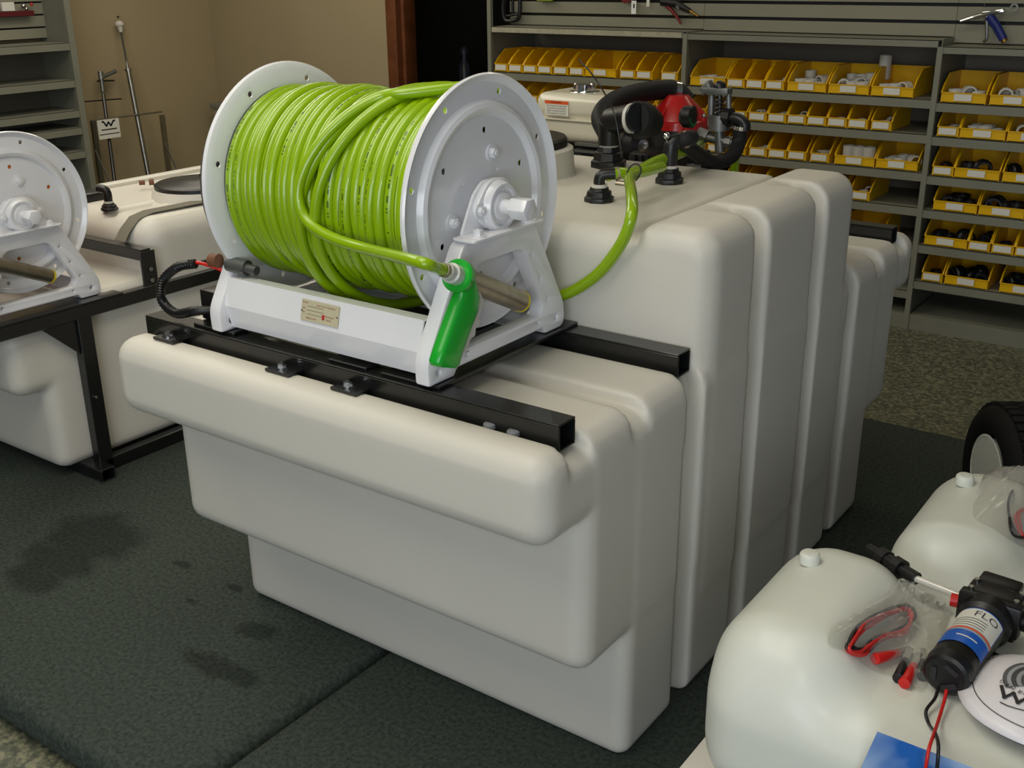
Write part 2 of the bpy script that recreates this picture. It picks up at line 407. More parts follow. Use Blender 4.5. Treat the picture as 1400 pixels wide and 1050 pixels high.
def nets(fun, lo, hi, h, name, m, parent=None, **k):
    lo = np.array(lo, float)-2.5*h; n = np.ceil((np.array(hi)-lo)/h).astype(int)+3
    ax = [(lo[i]+np.arange(n[i])*h).astype(np.float32) for i in range(3)]
    X, Y, Z = np.meshgrid(*ax, indexing='ij', sparse=True)
    F = np.broadcast_to(fun(X, Y, Z), tuple(n)).astype(np.float32)
    ins = F < 0
    acc = np.zeros((n[0]-1, n[1]-1, n[2]-1, 3), np.float32); cnt = np.zeros(acc.shape[:3], np.float32)
    offs = [(0, 0), (0, 1), (1, 1), (1, 0)]
    cs = tuple(x-1 for x in n)
    for a in range(3):
        b, c = [(1, 2), (2, 0), (0, 1)][a]
        for ob, oc in offs:
            s0 = [slice(0, cs[i]) for i in range(3)]; s1 = list(s0)
            s0[b] = slice(ob, ob+cs[b]); s0[c] = slice(oc, oc+cs[c]); s1[b] = s0[b]; s1[c] = s0[c]; s1[a] = slice(1, 1+cs[a])
            f0 = F[tuple(s0)]; f1 = F[tuple(s1)]; x = (f0 < 0) != (f1 < 0)
            t = np.where(x, f0/np.where(x, f0-f1, 1), 0)
            acc[..., a] += np.where(x, t, 0); acc[..., b] += np.where(x, ob, 0); acc[..., c] += np.where(x, oc, 0); cnt += x
    act = cnt > 0; idx = np.full(cs, -1, np.int64); idx[act] = np.arange(act.sum())
    cell = np.argwhere(act); V = lo+(cell+acc[act]/cnt[act][:, None])*h
    Q = []
    for a in range(3):
        b, c = [(1, 2), (2, 0), (0, 1)][a]
        s0 = [slice(0, n[i]-1) for i in range(3)]; s1 = list(s0); s1[a] = slice(1, n[a])
        s0[b] = s1[b] = slice(1, n[b]-1); s0[c] = s1[c] = slice(1, n[c]-1)
        i0 = ins[tuple(s0)]; i1 = ins[tuple(s1)]
        e = np.argwhere(i0 != i1); fl = i0[i0 != i1]
        e[:, b] += 1; e[:, c] += 1
        q = []
        for ob, oc in offs:
            g = e.copy(); g[:, b] += ob-1; g[:, c] += oc-1; q.append(idx[g[:, 0], g[:, 1], g[:, 2]])
        q = np.stack(q, 1); q[~fl] = q[~fl][:, ::-1]; Q.append(q)
    Q = np.concatenate(Q)
    me = bpy.data.meshes.new(name); me.from_pydata(V.tolist(), [], Q.tolist())
    return finish(name, me, m, parent, smooth=80, **k)

def bolt(parent, p, ax, r=0.008, h=0.007, m=ZINC, washer=True, name='bolt'):
    p = Vector(p); d = Vector(ax).normalized(); b = MB()
    if washer: b.cyl(p, p+d*0.0025, r*1.7, n=16)
    b.hexb(p+d*0.002, p+d*(0.002+h), r)
    b.cyl(p+d*(0.002+h), p+d*(0.004+h), r*0.45, n=8)
    return build(b, name, m, parent, smooth=25)
# ==================================================================== SETTING
FZ = -0.10
struct(build(MB().box(-6.2, 4.5, -6, 4.42, FZ-0.05, FZ), 'floor', VINYL, smooth=0))
BY = 4.32; WX = U(293, 80, y=BY).x
struct(build(MB().box(WX-0.12, WX, -6, BY+0.12, FZ, 2.95), 'wall_left', WALL, smooth=0))
DX0, DX1 = -2.93, -1.98
struct(build(MB().box(WX, DX0-0.09, BY, BY+0.12, FZ, 2.95).box(DX0-0.09, DX1+0.05, BY, BY+0.12, 2.1, 2.95).box(DX1+0.05, 4.5, BY, BY+0.12, FZ, 2.95), 'wall_back', WALL, smooth=0))
struct(build(MB().box(-6.2, 4.5, -6, 6.6, 2.95, 3.05), 'ceiling', CEIL, smooth=0))
struct(build(MB().box(DX0-0.09, DX0, BY-0.025, BY+0.14, FZ, 2.1).box(DX0, DX0+0.03, BY+0.02, BY+0.14, FZ, 2.1).box(DX1, DX1+0.05, BY-0.025, BY+0.14, FZ, 2.1).box(DX0-0.09, DX1+0.05, BY-0.025, BY+0.14, 2.06, 2.16), 'trim_1', WOOD, bevel=0.006))
# dark store room behind the doorway
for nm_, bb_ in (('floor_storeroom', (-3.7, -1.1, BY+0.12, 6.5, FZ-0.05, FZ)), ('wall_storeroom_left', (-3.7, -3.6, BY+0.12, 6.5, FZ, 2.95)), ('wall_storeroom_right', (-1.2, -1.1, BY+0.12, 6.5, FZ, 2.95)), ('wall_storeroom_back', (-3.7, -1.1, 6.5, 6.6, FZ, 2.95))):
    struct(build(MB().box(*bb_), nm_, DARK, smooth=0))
t = thing('counter', (-3.1, 5.4, FZ), 'dark counter standing in the unlit room beyond the doorway', 'counter')
build(MB().box(-3.58, -2.6, 5.15, 5.7, 0.66, 0.70), 'worktop', mat('counter_laminate', (96, 92, 76), 0.5), t, bevel=0.004)
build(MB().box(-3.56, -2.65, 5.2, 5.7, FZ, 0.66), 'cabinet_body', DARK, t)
b = MB().lathe((-3.20, 5.35, 0.70), (0, 0, 1), [(0, 0.045), (0.16, 0.045), (0.20, 0.02), (0.24, 0.015), (0.24, 0.028), (0.28, 0.028), (0.30, 0.012), (0.30, 0)], 16)
tag(build(b, 'bottle', mat('dark_bottle', (70, 74, 84), 0.3)), 'dim grey dispenser bottle on the counter beyond the doorway', 'bottle')

def platform(name, x0, x1, y0, y1, label):
    m = MB().box(x0, x1, y0, y1, FZ, 0); o = build(m, name, CARPET, origin=(0, 0, 0), bevel=0.035, seg=4)
    return tag(o, label, 'platform')
platform('carpeted_platform', -3.2, 0.452, -0.33, 2.435, 'low charcoal carpeted platform left of the seam, stained with dark patches')
platform('carpeted_platform', 0.466, 3.6, -0.33, 2.435, 'low charcoal carpeted platform right of the seam, under the two small tanks')

# ==================================================================== MAIN TANK
L = 2.0; WT = 1.153
def main_tank(X, Y, Z):
    d = rb(X, Y, Z, -0.014, WT, -0.006, L+0.006, 0.626, 0.802, 0.048)
    d = smin(d, rb(X, Y, Z, 0.0, WT, 0.130, L-0.130, 0.300, 0.78, 0.042), 0.006)
    d = smin(d, rb(X, Y, Z, 0.0, WT, 0.292, L-0.292, 0.0, 0.78, 0.032), 0.006)
    d = smin(d, rb(X, Y, Z, 0.0, WT, 0.577, L-0.577, 0.2, 1.046, 0.062), 0.006)
    d = smin(d, rb(X, Y, Z, 0.965, WT, 0.577, L-0.577, 0.2, 1.070, 0.055), 0.005)
    # seam down the top beside the raised strip
    g = np.maximum(np.abs(X-0.955)-0.016, 1.030-Z); d = smax(d, -g, 0.012)
    def groove(d, y0, y1, inner):
        g = np.maximum(np.abs(Y-(y0+y1)/2)-(y1-y0)/2, -inner); return smax(d, -g, 0.008)
    full = rb2(X, Z, 0.042, WT-0.042, -0.2, 0.782, 0.05)
    hump = rb2(X, Z, 0.042, WT-0.042, -0.2, 1.068, 0.105)
    led = rb2(X, Z, -0.012, WT+0.012, -0.2, 0.778, 0.072)
    for a, bb in ((0.505, 0.577), (L-0.577, L-0.505)): d = groove(d, a, bb, full+0*Y)
    for a, bb in ((0.795, 0.862), (1.138, 1.205)): d = groove(d, a, bb, hump)
    for a, bb in ((0.078, 0.152), (0.29, 0.352), (L-0.352, L-0.29), (L-0.152, L-0.078)): d = groove(d, a, bb, led)
    return d
tank = thing('liquid_tank', (0.575, 1.0, 0), 'large milky white stepped plastic tank in the middle carrying the lime hose reel', 'tank')
nets(main_tank, (-0.02, -0.01, 0), (WT, L+0.01, 1.07), 0.009, 'tank_body', PE, tank)
LC = (0.345, 1.02)
build(MB().lathe((*LC, 1.03), (0, 0, 1), [(0, 0.195), (0.02, 0.176), (0.085, 0.170), (0.09, 0.16), (0.09, 0)], 48), 'neck', PE, tank)
build(MB().lathe((*LC, 1.120), (0, 0, 1), [(0, 0.155), (0.018, 0.155), (0.024, 0.150), (0.024, 0.11), (0.032, 0.10), (0.032, 0)], 48), 'lid', BPL, tank)
for px, py in ((670, 580), (702, 590)):
    p = U(px, py, z=0.80); build(MB().lathe((p.x, p.y, 0.795), (0, 0, 1), [(0, 0.013), (0.0065, 0.012), (0.0085, 0.008), (0.0085, 0)], 16), 'rivet', mat('dull_grey_rivet_%d' % px, (120, 122, 128), 0.5), tank)

# ---- black steel mounting rails
def sqtube(m, x0, x1, y0, y1, z0, z1, w=0.004):
    m.box(x0, x1, y0, y1, z1-w, z1).box(x0, x1, y0, y1, z0, z0+w).box(x0, x1, y0, y0+w, z0+w, z1-w).box(x0, x1, y1-w, y1, z0+w, z1-w)
    return m
ZR = 0.833
def rails(y0, y1, label):
    t = thing('mounting_frame', (0.56, (y0+y1)/2, 0.785), label, 'steel frame')
    for y in (y0, y1):
        build(sqtube(MB(), 0.0, 1.12, y-0.026, y+0.026, 0.782, ZR), 'square_tube', BLK, t, bevel=0.0015, seg=1)
    return t
rf = rails(0.115, 0.548, 'black square tube frame bolted across the front ledge under the hose reel')
for x0, x1 in ((0.155, 0.285), (0.565, 0.665), (0.705, 0.848)):
    build(MB().box(x0, x1, 0.10, 0.575, ZR, ZR+0.007), 'cross_plate', BLK, rf, bevel=0.0015, seg=1)
for cx in (0.115, 0.472, 0.655):
    tb = build(MB().box(cx-0.034, cx+0.034, 0.045, 0.10, 0.8035, 0.8095), 'clamp_tab', BLK, rf, bevel=0.001, seg=1)
    bolt(tb, (cx-0.008, 0.068, 0.8095), (0, 0, 1), 0.0085, 0.007, CHR)
rr = rails(L-0.548, L-0.115, 'black square tube frame across the rear ledge carrying the engine and pump')
for x0, x1 in ((0.12, 0.24), (0.50, 0.60), (0.84, 0.92)):
    build(MB().box(x0, x1, L-0.575, L-0.10, ZR, ZR+0.007), 'cross_plate', BLK, rr, bevel=0.0015, seg=1)

# ==================================================================== HOSE REEL
YC, ZC, RF = 0.315, 1.137, 0.240
XA, XB = 0.793, 0.279
def make_flange(x, s, parent):
    """pressed steel disc; s = +1 faces +x"""
    pr = [(0, 0.028), (0, 0.165), (0.010, 0.172), (0.013, 0.180), (0.010, 0.188), (0.0, 0.195), (0.0, 0.226), (0.004, 0.232), (0.010, 0.236), (0.012, 0.240),
          (0.008, 0.2425), (0.001, 0.240), (-0.003, 0.230), (-0.0025, 0.195), (0.0075, 0.186), (0.010, 0.180), (0.0075, 0.174), (-0.0025, 0.166), (-0.0025, 0.028)]
    m = MB().lathe((x, YC, ZC), (s, 0, 0), pr, 96, closed=True)
    me = bpy.data.meshes.new('f'); me.from_pydata(m.v, [], m.f); o = bpy.data.objects.new('f', me); COL.objects.link(o)
    c = MB()
    for k in range(8):
        a = PI/8+k*PI/4+0.12
        c.cyl((x-0.03, YC+0.212*math.cos(a), ZC+0.212*math.sin(a)), (x+0.03, YC+0.212*math.cos(a), ZC+0.212*math.sin(a)), 0.0062, n=12)
    for k in range(6):
        a = 0.45+k*PI/3; c.cyl((x-0.03, YC+0.138*math.cos(a), ZC+0.138*math.sin(a)), (x+0.03, YC+0.138*math.cos(a), ZC+0.138*math.sin(a)), 0.0062, n=12)
    for k in range(4):
        a = 0.9+k*PI/2; c.cyl((x-0.03, YC+0.075*math.cos(a), ZC+0.075*math.sin(a)), (x+0.03, YC+0.075*math.cos(a), ZC+0.075*math.sin(a)), 0.0035, n=10)
    mc = bpy.data.meshes.new('c'); mc.from_pydata(c.v, [], c.f)
    for mm in (me, mc):
        bm = bmesh.new(); bm.from_mesh(mm); bmesh.ops.recalc_face_normals(bm, faces=bm.faces[:]); bm.to_mesh(mm); bm.free()
    oc = bpy.data.objects.new('c', mc); COL.objects.link(oc)
    md = o.modifiers.new('b', 'BOOLEAN'); md.operation = 'DIFFERENCE'; md.solver = 'EXACT'; md.object = oc
    dg = bpy.context.evaluated_depsgraph_get(); me2 = bpy.data.meshes.new_from_object(o.evaluated_get(dg))
    bpy.data.objects.remove(o); bpy.data.objects.remove(oc)
    me2.name = 'flange'
    fo = finish('flange', me2, WHITE, parent, smooth=30)
    for k in range(3):
        a = 1.25+k*2*PI/3+(0 if s > 0 else .3)
        p = Vector((x, YC+0.098*math.cos(a), ZC+0.098*math.sin(a)))
        bolt(fo, p, (s, 0, 0), 0.010, 0.010, WHITE)
    return fo
def make_reel(label):
    t = thing('hose_reel', (0.536, YC, ZR+0.007), label, 'hose reel')
    make_flange(XA, 1, t); make_flange(XB, -1, t)
    zb = ZR+0.008
    # A-shaped side frames
    outer = rpoly([(0.085, zb), (0.083, 0.890), (0.200, 1.090), (0.425, 1.090), (0.538, 0.890), (0.538, zb), (0.465, zb), (0.455, zb+0.014), (0.170, zb+0.014), (0.160, zb)],
                  [0.006, 0.02, 0.02, 0.02, 0.03, 0.02, 0.004, 0.006, 0.006, 0.004])
    inner = rpoly([(0.240, 1.040), (0.385, 1.040), (0.458, 0.905), (0.445, 0.885), (0.175, 0.885), (0.165, 0.905)], 0.018)
    hl = [circle(0.185, 1.025, 0.0075), circle(0.130, 0.915, 0.0075), circle(0.505, 0.868, 0.006), circle(0.115, 0.862, 0.006),
          circle(0.417, 1.02, 0.0025, 8), circle(0.445, 0.965, 0.0025, 8), circle(0.472, 0.915, 0.0025, 8), circle(0.44, 0.872, 0.003, 8), circle(0.2, 0.872, 0.003, 8)]
    for x, s in ((0.804, 1), (0.234, 1)):
        fr = plate('side_frame', outer, [inner]+hl, lambda u, v, w, x=x: Vector((x+w, u, v)), 0.034, WHITE, t, bevel=0.005, smooth=40)
        ob = (x+0.034) if x > .5 else x; sg = 1 if x > .5 else -1
        # bearing bracket : base plate, upright plate, gusset
        bp = rpoly([(0.195, 0.0), (0.425, 0.0), (0.425, 0.055), (0.195, 0.055)], 0.012)
        br = plate('bearing_bracket', bp, [], lambda u, v, w, x=x, sg=sg: Vector(((0.809 if sg > 0 else 0.262)+sg*v, u, 1.0905+w)), 0.005, WHITE, t, bevel=0.001)
        up_ = rpoly([(0.215, 1.093), (0.405, 1.093), (0.365, 1.165), (0.335, 1.188), (0.285, 1.188), (0.255, 1.165)], 0.012)
        plate('upright_plate', up_, [], lambda u, v, w, sg=sg: Vector(((0.812 if sg > 0 else 0.258)+sg*w*1.0, u, v)), 0.006, WHITE, br, bevel=0.001)
        for yy in (0.232, 0.392): bolt(br, (0.845 if sg > 0 else 0.225, yy, 1.0955), (0, 0, 1), 0.0095, 0.010, WHITE)
        x1 = 0.818 if sg > 0 else 0.252
        bf = plate('flange_bearing', rpoly([(YC-0.075, ZC), (YC-0.03, ZC+0.052), (YC+0.03, ZC+0.052), (YC+0.075, ZC), (YC+0.03, ZC-0.044), (YC-0.03, ZC-0.044)], 0.022), [],
                   lambda u, v, w, x1=x1, sg=sg: Vector((x1+sg*w, u, v)), 0.013, WHITE, t, bevel=0.004)
        build(MB().lathe((x1+sg*0.012, YC, ZC), (sg, 0, 0), [(0, 0.050), (0.008, 0.047), (0.014, 0.043), (0.014, 0.038), (0.008, 0.036), (0.008, 0.028), (0.014, 0.026), (0.014, 0)], 32), 'bearing_ring', WHITE, bf, smooth=40)
        for yy in (YC-0.058, YC+0.058): bolt(bf, (x1+sg*0.012, yy, ZC), (sg, 0, 0), 0.009, 0.008, WHITE)
    # shaft with hexagonal end
    build(MB().cyl((0.20, YC, ZC), (0.866, YC, ZC), 0.0145, n=24), 'shaft', WHITE, t)
    build(MB().hexb((0.866, YC, ZC), (0.905, YC, ZC), 0.0225), 'hex_nut', WHITE, t, bevel=0.0015)
    build(MB().cyl((XB+0.002, YC, ZC), (XA-0.002, YC, ZC), 0.085, n=40), 'drum', WHITE, t)
    # front and rear base channels (bent sheet)
    for yf, sg in ((0.102, 1), (0.518, -1)):
        prof = [(yf+sg*0.014, 0.957), (yf+sg*0.040, 0.957), (yf+sg*0.040, 0.954), (yf+sg*0.017, 0.954), (yf+sg*0.003, 0.898), (yf+sg*0.016, 0.852), (yf+sg*0.05, 0.852), (yf+sg*0.05, 0.849), (yf+sg*0.012, 0.849), (yf-sg*0.001, 0.898)]
        if sg < 0: prof = [(a, 0.84+(bz-0.849)*0.55) for a, bz in prof]
        build(MB().prism([(0.268, a, b_) for a, b_ in prof], (0.536, 0, 0)), 'base_channel', WHITE, t, smooth=20)
    # crimped label plate riveted to the front channel
    nrm = Vector((0, -0.059, -0.014)).normalized(); upv = Vector((0, 0.014, 0.057)).normalized()
    c0 = Vector((0.545, 0.1085, 0.929))+nrm*0.0022
    npl = build(MB().obox(c0, (0.051, 0, 0), upv*0.0205, nrm*0.0008), 'name_plate', mat('name_plate_metal', (196, 188, 158), 0.4), t)
    mp = lambda u, v, w: c0+Vector((1, 0, 0))*u+upv*v+nrm*(0.0010+abs(w))
    for i, (txt, u, v, sz) in enumerate((('MODEL', -0.041, 0.0155, 0.0048), ('HEAVY DUTY HOSE REELS', 0.016, 0.0135, 0.0046), ('SER.', -0.043, 0.004, 0.005), ('NO.', -0.043, -0.004, 0.005), ('REELS.COM', -0.022, -0.0145, 0.0058), ('Hosereels', 0.028, -0.004, 0.0060), ('Series', 0.026, -0.0105, 0.0060))):
        text('print', txt, sz*0.95, lambda a, b_, w, u=u, v=v: mp(a+u, b_+v, w), REDINK, npl, depth=0.0001)
    build(MB().obox(mp(0.011, -0.007, 0), (0.0035, 0, 0), upv*0.005, nrm*0.0002), 'print', REDINK, npl)
    for u in (-0.048, 0.048): build(MB().cyl(mp(u, -0.001, 0), mp(u, -0.001, 0.001), 0.0022, n=10), 'rivet', ZINC, npl)
    ln = MB()
    for v in (0.009, 0.001, -0.0065): ln.obox(mp(-0.012, v, 0), (0.022, 0, 0), upv*0.0003, nrm*0.0001)
    build(ln, 'ruled_line', INK, npl)
    return t
reel = make_reel('white powder coated hose reel on the big middle tank, wound with lime hose')
# things only the front reel shows : spring knob, gear ring, chain, motor box
build(MB().lathe((0.232, 0.128, 0.983), (-1, -0.15, 0.02), [(0, 0.011), (0.002, 0.0155), (0.006, 0.0155), (0.007, 0.0135), (0.024, 0.0145), (0.027, 0.011), (0.027, 0)], 24), 'bumper_knob', BROWN, reel)
build(MB().cyl((0.262, 0.128, 0.983), (0.31, 0.135, 0.978), 0.017, n=20).cyl((0.31, 0.135, 0.978), (0.335, 0.138, 0.975), 0.010, n=16), 'spring_pin', ALU, reel)
build(MB().lathe((0.205, YC+0.01, ZC-0.01), (1, 0, 0), [(0, 0.03), (0, 0.205), (0.012, 0.212), (0.012, 0.03)], 64, closed=True), 'chain_guard', mat('dark_chain_guard', (74, 66, 66), 0.5), reel)
# motor solenoid box + corrugated conduit with a red lead
mo = thing('reel_solenoid', (0.185, 0.16, ZR+0.008), 'small black relay box beside the left foot of the middle reel', 'relay box')
build(MB().box(0.150, 0.222, 0.130, 0.175, ZR+0.008, ZR+0.075), 'housing', BPL, mo, bevel=0.003)
cpts = spline([(0.20, 0.15, 0.865), (0.16, 0.11, 0.866), (0.10, 0.10, 0.852), (0.055, 0.10, 0.875), (0.052, 0.11, 0.915), (0.085, 0.13, 0.948), (0.125, 0.15, 0.957)], 14)
cr_ = [0.0115 if i % 2 else 0.0095 for i in range(len(cpts))]
build(MB().tube(cpts, cr_, 12), 'corrugated_conduit', BPL, mo, smooth=60)
build(MB().tube(spline([(0.118, 0.15, 0.960), (0.15, 0.155, 0.958), (0.19, 0.17, 0.945), (0.222, 0.18, 0.915), (0.228, 0.185, 0.88)], 8), 0.0042, 8), 'lead', REDP, mo)
build(MB().tube(spline([(0.118, 0.152, 0.955), (0.16, 0.17, 0.965), (0.21, 0.19, 0.945), (0.25, 0.20, 0.90)], 8), 0.0042, 8), 'lead', BPL, mo)

# ==================================================================== LIME HOSE ON THE REEL
HR = 0.0108
hose = thing('garden_hose', (0.536, YC, 0.92), 'lime green hose wound in many turns on the middle white reel', 'hose')
coil = MB(); coil2 = MB()
NT = 24; pitch = (XA-XB-0.012-2*HR)/(NT-1)
for i in range(NT):
    x0 = XB+0.008+HR+i*pitch; pts = []
    R0 = 0.1905+random.uniform(-0.0025, 0.003)+(0.004 if 5 < i < 11 else 0); tw = random.uniform(-0.004, 0.004)
    ph = random.uniform(0, 6)
    grp = 0 if i < 12 else 1
    for k in range(72):
        a = 2*PI*k/72
        sg = 0.0035*math.sin(a+ph)
        sl = (0.012*math.sin(a-0.6)) if grp and i < NT-2 else 0.004*math.sin(a+1)
        edge = min(i, NT-1-i)/4; sl *= min(1, edge)
        pts.append((x0+tw*math.sin(a)*min(1, edge)+sl, YC+(R0+sg)*math.cos(a), ZC+(R0+sg)*math.sin(a)))
    coil.tube(pts, HR, 12, closed=True, uvs=True, phase=random.uniform(0, 3), roll=0.5+random.uniform(-0.16, 0.16))
    pts = [(min(XA-0.016, max(XB+0.016, p[0]+pitch/2)), YC+(p[1]-YC)*0.90, ZC+(p[2]-ZC)*0.90) for p in pts[::2]]
    coil2.tube(pts, HR, 8, closed=True)
build(coil, 'outer_coil', HOSE, hose); build(coil2, 'inner_coil', HOSE0, hose)
# two slack turns that sag below the drum, lying over the others
for q, (xa_, xb_, rr_, dz) in enumerate(((0.50, 0.72, 0.208, -0.016), (0.545, 0.745, 0.211, -0.010))):
    pts = []
    for k in range(72):
        a = 2*PI*k/72       # 0 = +y (back), pi/2 top, pi front, 3pi/2 bottom
        low = 0.5-0.5*math.sin(a); front = 0.5-0.5*math.cos(a)
        x = xa_+(xb_-xa_)*(0.5-0.5*math.cos(a-PI*1.15))**1.0
        sag = dz*low**2*2.0
        R_ = rr_
        pts.append((x, YC+R_*math.cos(a), ZC+R_*math.sin(a)+sag))
    build(MB().tube(pts, HR, 14, closed=True, uvs=True, phase=q), 'slack_turn', HOSE, hose)
fp = [(560, 127, 0.217), (520, 133, 0.217), (478, 156, 0.217), (442, 190, 0.217), (418, 228, 0.218), (408, 268, 0.219), (420, 302, 0.222), (452, 324, 0.230), (500, 340, 0.240)]
P = [Vector((0.772, YC+0.20, ZC+0.07)), Vector((0.771, YC+0.13, ZC+0.168)), Vector((0.768, YC+0.03, ZC+0.212))]+[UC(a, b_, R_, YC, ZC) for a, b_, R_ in fp]
FROLL = 0.75
GS = Vector((0.886, 0.108, 1.058)); GD = (Vector((0.838, 0.392, 0.926))-GS).normalized()          # tail of the spray gun
P += [GS-GD*0.10+Vector((-0.018, 0, 0.0)), GS-GD*0.060+Vector((-0.003, 0, 0)), GS-GD*0.022]
build(MB().tube(spline(P, 10), HR, 18, uvs=True, phase=0.28, roll=FROLL), 'free_end', HOSE, hose)

# ==================================================================== SPRAY GUN
def make_gun(label):
    t = thing('spray_gun', (0.87, 0.11, 0.90), label, 'spray gun')
    A = Vector((0.886, 0.108, 1.058)); Bq = Vector((0.838, 0.392, 0.926)); d = (Bq-A).normalized()
    dd, e1, e2 = frame_of(d)
    build(MB().lathe(A-d*0.030, d, [(0, 0.0112), (0.0, 0.014), (0.014, 0.0145), (0.016, 0.0185), (0.040, 0.0185), (0.040, 0.0)], 24), 'hose_connector', HCLR, t)
    build(MB().lathe(A-d*0.044, d, [(0, 0.0112), (0, 0.0128), (0.009, 0.0128), (0.009, 0.0112)], 20, closed=True), 'hose_clamp', STEEL, t)
    build(MB().lathe(A+d*0.006, d, [(0, 0.018), (0.0, 0.026), (0.004, 0.030), (0.018, 0.030), (0.024, 0.026), (0.024, 0.015)], 32, closed=True), 'collar', GRIP, t)
    build(MB().lathe(A+d*0.026, d, [(0, 0), (0, 0.0215), (0.262, 0.0215), (0.262, 0.017), (0.255, 0.017), (0.255, 0)], 36), 'barrel', STEEL, t, smooth=30)
    build(MB().lathe(A+d*0.286, d, [(0, 0.0172), (0, 0.0225), (0.006, 0.0225), (0.006, 0.0172)], 36, closed=True), 'nozzle_ring', YEL, t)
    # grip : lofted rounded section running down from the collar
    H = [(Vector((0.886, 0.134, 1.046)), 0.020, 0.016), (Vector((0.886, 0.140, 1.012)), 0.027, 0.015), (Vector((0.886, 0.130, 0.990)), 0.031, 0.0155), (Vector((0.886, 0.104, 0.955)), 0.030, 0.0155),
         (Vector((0.887, 0.082, 0.925)), 0.030, 0.0155), (Vector((0.888, 0.070, 0.906)), 0.031, 0.0155), (Vector((0.888, 0.067, 0.899)), 0.026, 0.012)]
    m = MB(); n = 16; o = []
    for i, (c, a, b_) in enumerate(H):
        for k in range(n):
            th = 2*PI*k/n; cx = abs(math.cos(th))**0.45*math.copysign(1, math.cos(th)); cy = abs(math.sin(th))**0.45*math.copysign(1, math.sin(th))
            m.v.append(tuple(c+Vector((0, a*cx, -0.35*a*cx))+Vector((b_*cy, 0, 0))))
    for i in range(len(H)-1):
        for k in range(n): m.f.append((i*n+k, i*n+(k+1) % n, (i+1)*n+(k+1) % n, (i+1)*n+k))
    m.f.append(tuple(range(n))); m.f.append(tuple((len(H)-1)*n+k for k in range(n)))
    build(m, 'grip', GRIP, t, smooth=60)
    pl = [(0.172, 1.018), (0.190, 0.985), (0.172, 0.965), (0.178, 0.950), (0.160, 0.945), (0.160, 0.932), (0.143, 0.928), (0.140, 0.915), (0.118, 0.905), (0.112, 0.92), (0.150, 0.985)]
    plate('trigger', rpoly(pl, 0.004, 2), [], lambda u, v, w: Vector((0.880+w, u, v)), 0.010, FIT, t, bevel=0.001)
    return t
gun = make_gun('green gripped spray gun with steel barrel hooked in the middle reel frame')

# ==================================================================== FITTINGS ON THE HUMP
def bulkhead(p, R=0.033, H=0.03, label='', name='bulkhead_fitting', tall=0.02, white=True):
    p = Vector(p); t = thing(name, p, label, 'pipe fitting')
    build(MB().lathe(p, (0, 0, 1), [(0, R), (H*0.35, R), (H*0.4, R*0.86), (H*0.8, R*0.82), (H*0.85, R*0.66), (H*1.1, R*0.62), (H*1.1, 0)], 8), 'hex_base', BPL, t, bevel=0.001, smooth=20)
    if white: build(MB().lathe(p+Vector((0, 0, H*1.1)), (0, 0, 1), [(0, R*0.52), (0.007, R*0.52), (0.007, 0)], 20), 'tape_ring', FIT, t)
    return t
HT = 1.046
pa = U(819, 275, z=HT); fa = bulkhead(pa, 0.036, 0.030, 'black bulkhead fitting nearest the reel on the hump, with lime hose clamped to it')
za = pa.z+0.040
build(MB().tube(spline([pa+Vector((0, 0, 0.036)), pa+Vector((0, 0, 0.050)), pa+Vector((0.006, 0.004, 0.061)), pa+Vector((0.03, 0.02, 0.064))], 6), 0.0135, 14), 'elbow', BPL, fa)
pb = U(915, 250, z=HT); fb = bulkhead(pb, 0.037, 0.034, 'black bulkhead fitting with chrome worm clamp and thick black hose')
el = spline([pb+Vector((0, 0, 0.036)), pb+Vector((0, 0, 0.078)), pb+Vector((0.004, 0.006, 0.10)), pb+Vector((0.03, 0.035, 0.108))], 6)
build(MB().tube(el, 0.019, 16), 'elbow', BPL, fb)
build(MB().lathe(pb+Vector((0.020, 0.024, 0.106)), (0.6, 0.7, 0.1), [(0, 0.0195), (0, 0.0215), (0.012, 0.0215), (0.012, 0.0195)], 24, closed=True), 'hose_clamp', STEEL, fb)
build(MB().ball(pb+Vector((-0.006, -0.012, 0.118)), 0.009, 12, 8), 'clamp_screw', CHR, fb)
pc = U(832, 228, z=HT); fc = bulkhead(pc, 0.05, 0.05, 'large black bulkhead fitting and strainer standing beside the black lid', 'strainer_fitting')
sY = pc.y
q1 = U(838, 165, y=sY); q2 = U(862, 158, y=sY-0.02)
build(MB().lathe(pc+Vector((0, 0, 0.06)), (0, 0, 1), [(0, 0.030), (q1.z-pc.z-0.07, 0.030), (q1.z-pc.z-0.07, 0)], 20).ball(q1, 0.036), 'riser_elbow', BPL, fc)
build(MB().cyl(q1, U(872, 160, y=sY-0.03), 0.036, n=24), 'strainer_head', BPL, fc)
build(MB().cyl(U(862, 162, y=sY-0.025), U(866, 162, y=sY-0.026), 0.0385, n=24), 'white_ring', FIT, fc)
fb0 = U(868, 163, y=sY-0.02); fb1 = U(893, 168, y=sY+0.10)
build(MB().lathe(fb0, fb1-fb0, [(0, 0.040), (0.010, 0.048), (0.05, 0.050), (0.055, 0.042), (0.10, 0.040), (0.10, 0)], 28), 'filter_bowl', RUB, fc)
# thick black suction hose arching from the strainer back to the pump
sh = [U(832, 185, y=sY+0.01), U(822, 160, y=sY+0.06), U(838, 140, y=sY+0.14), U(870, 128, y=sY+0.26), U(905, 123, y=sY+0.36), U(925, 125, y=sY+0.40), U(940, 140, y=sY+0.41)]
sh = sh
so = thing('suction_hose', sh[0], 'thick black rubber hose arching from strainer over to red pump', 'hose')
build(MB().tube(spline(sh, 8), 0.0285, 16), 'rubber_hose', RUB, so)
build(MB().cyl(U(921, 124, y=sY+0.39), U(928, 125, y=sY+0.402), 0.030, n=20), 'hose_clamp', CHR, so)

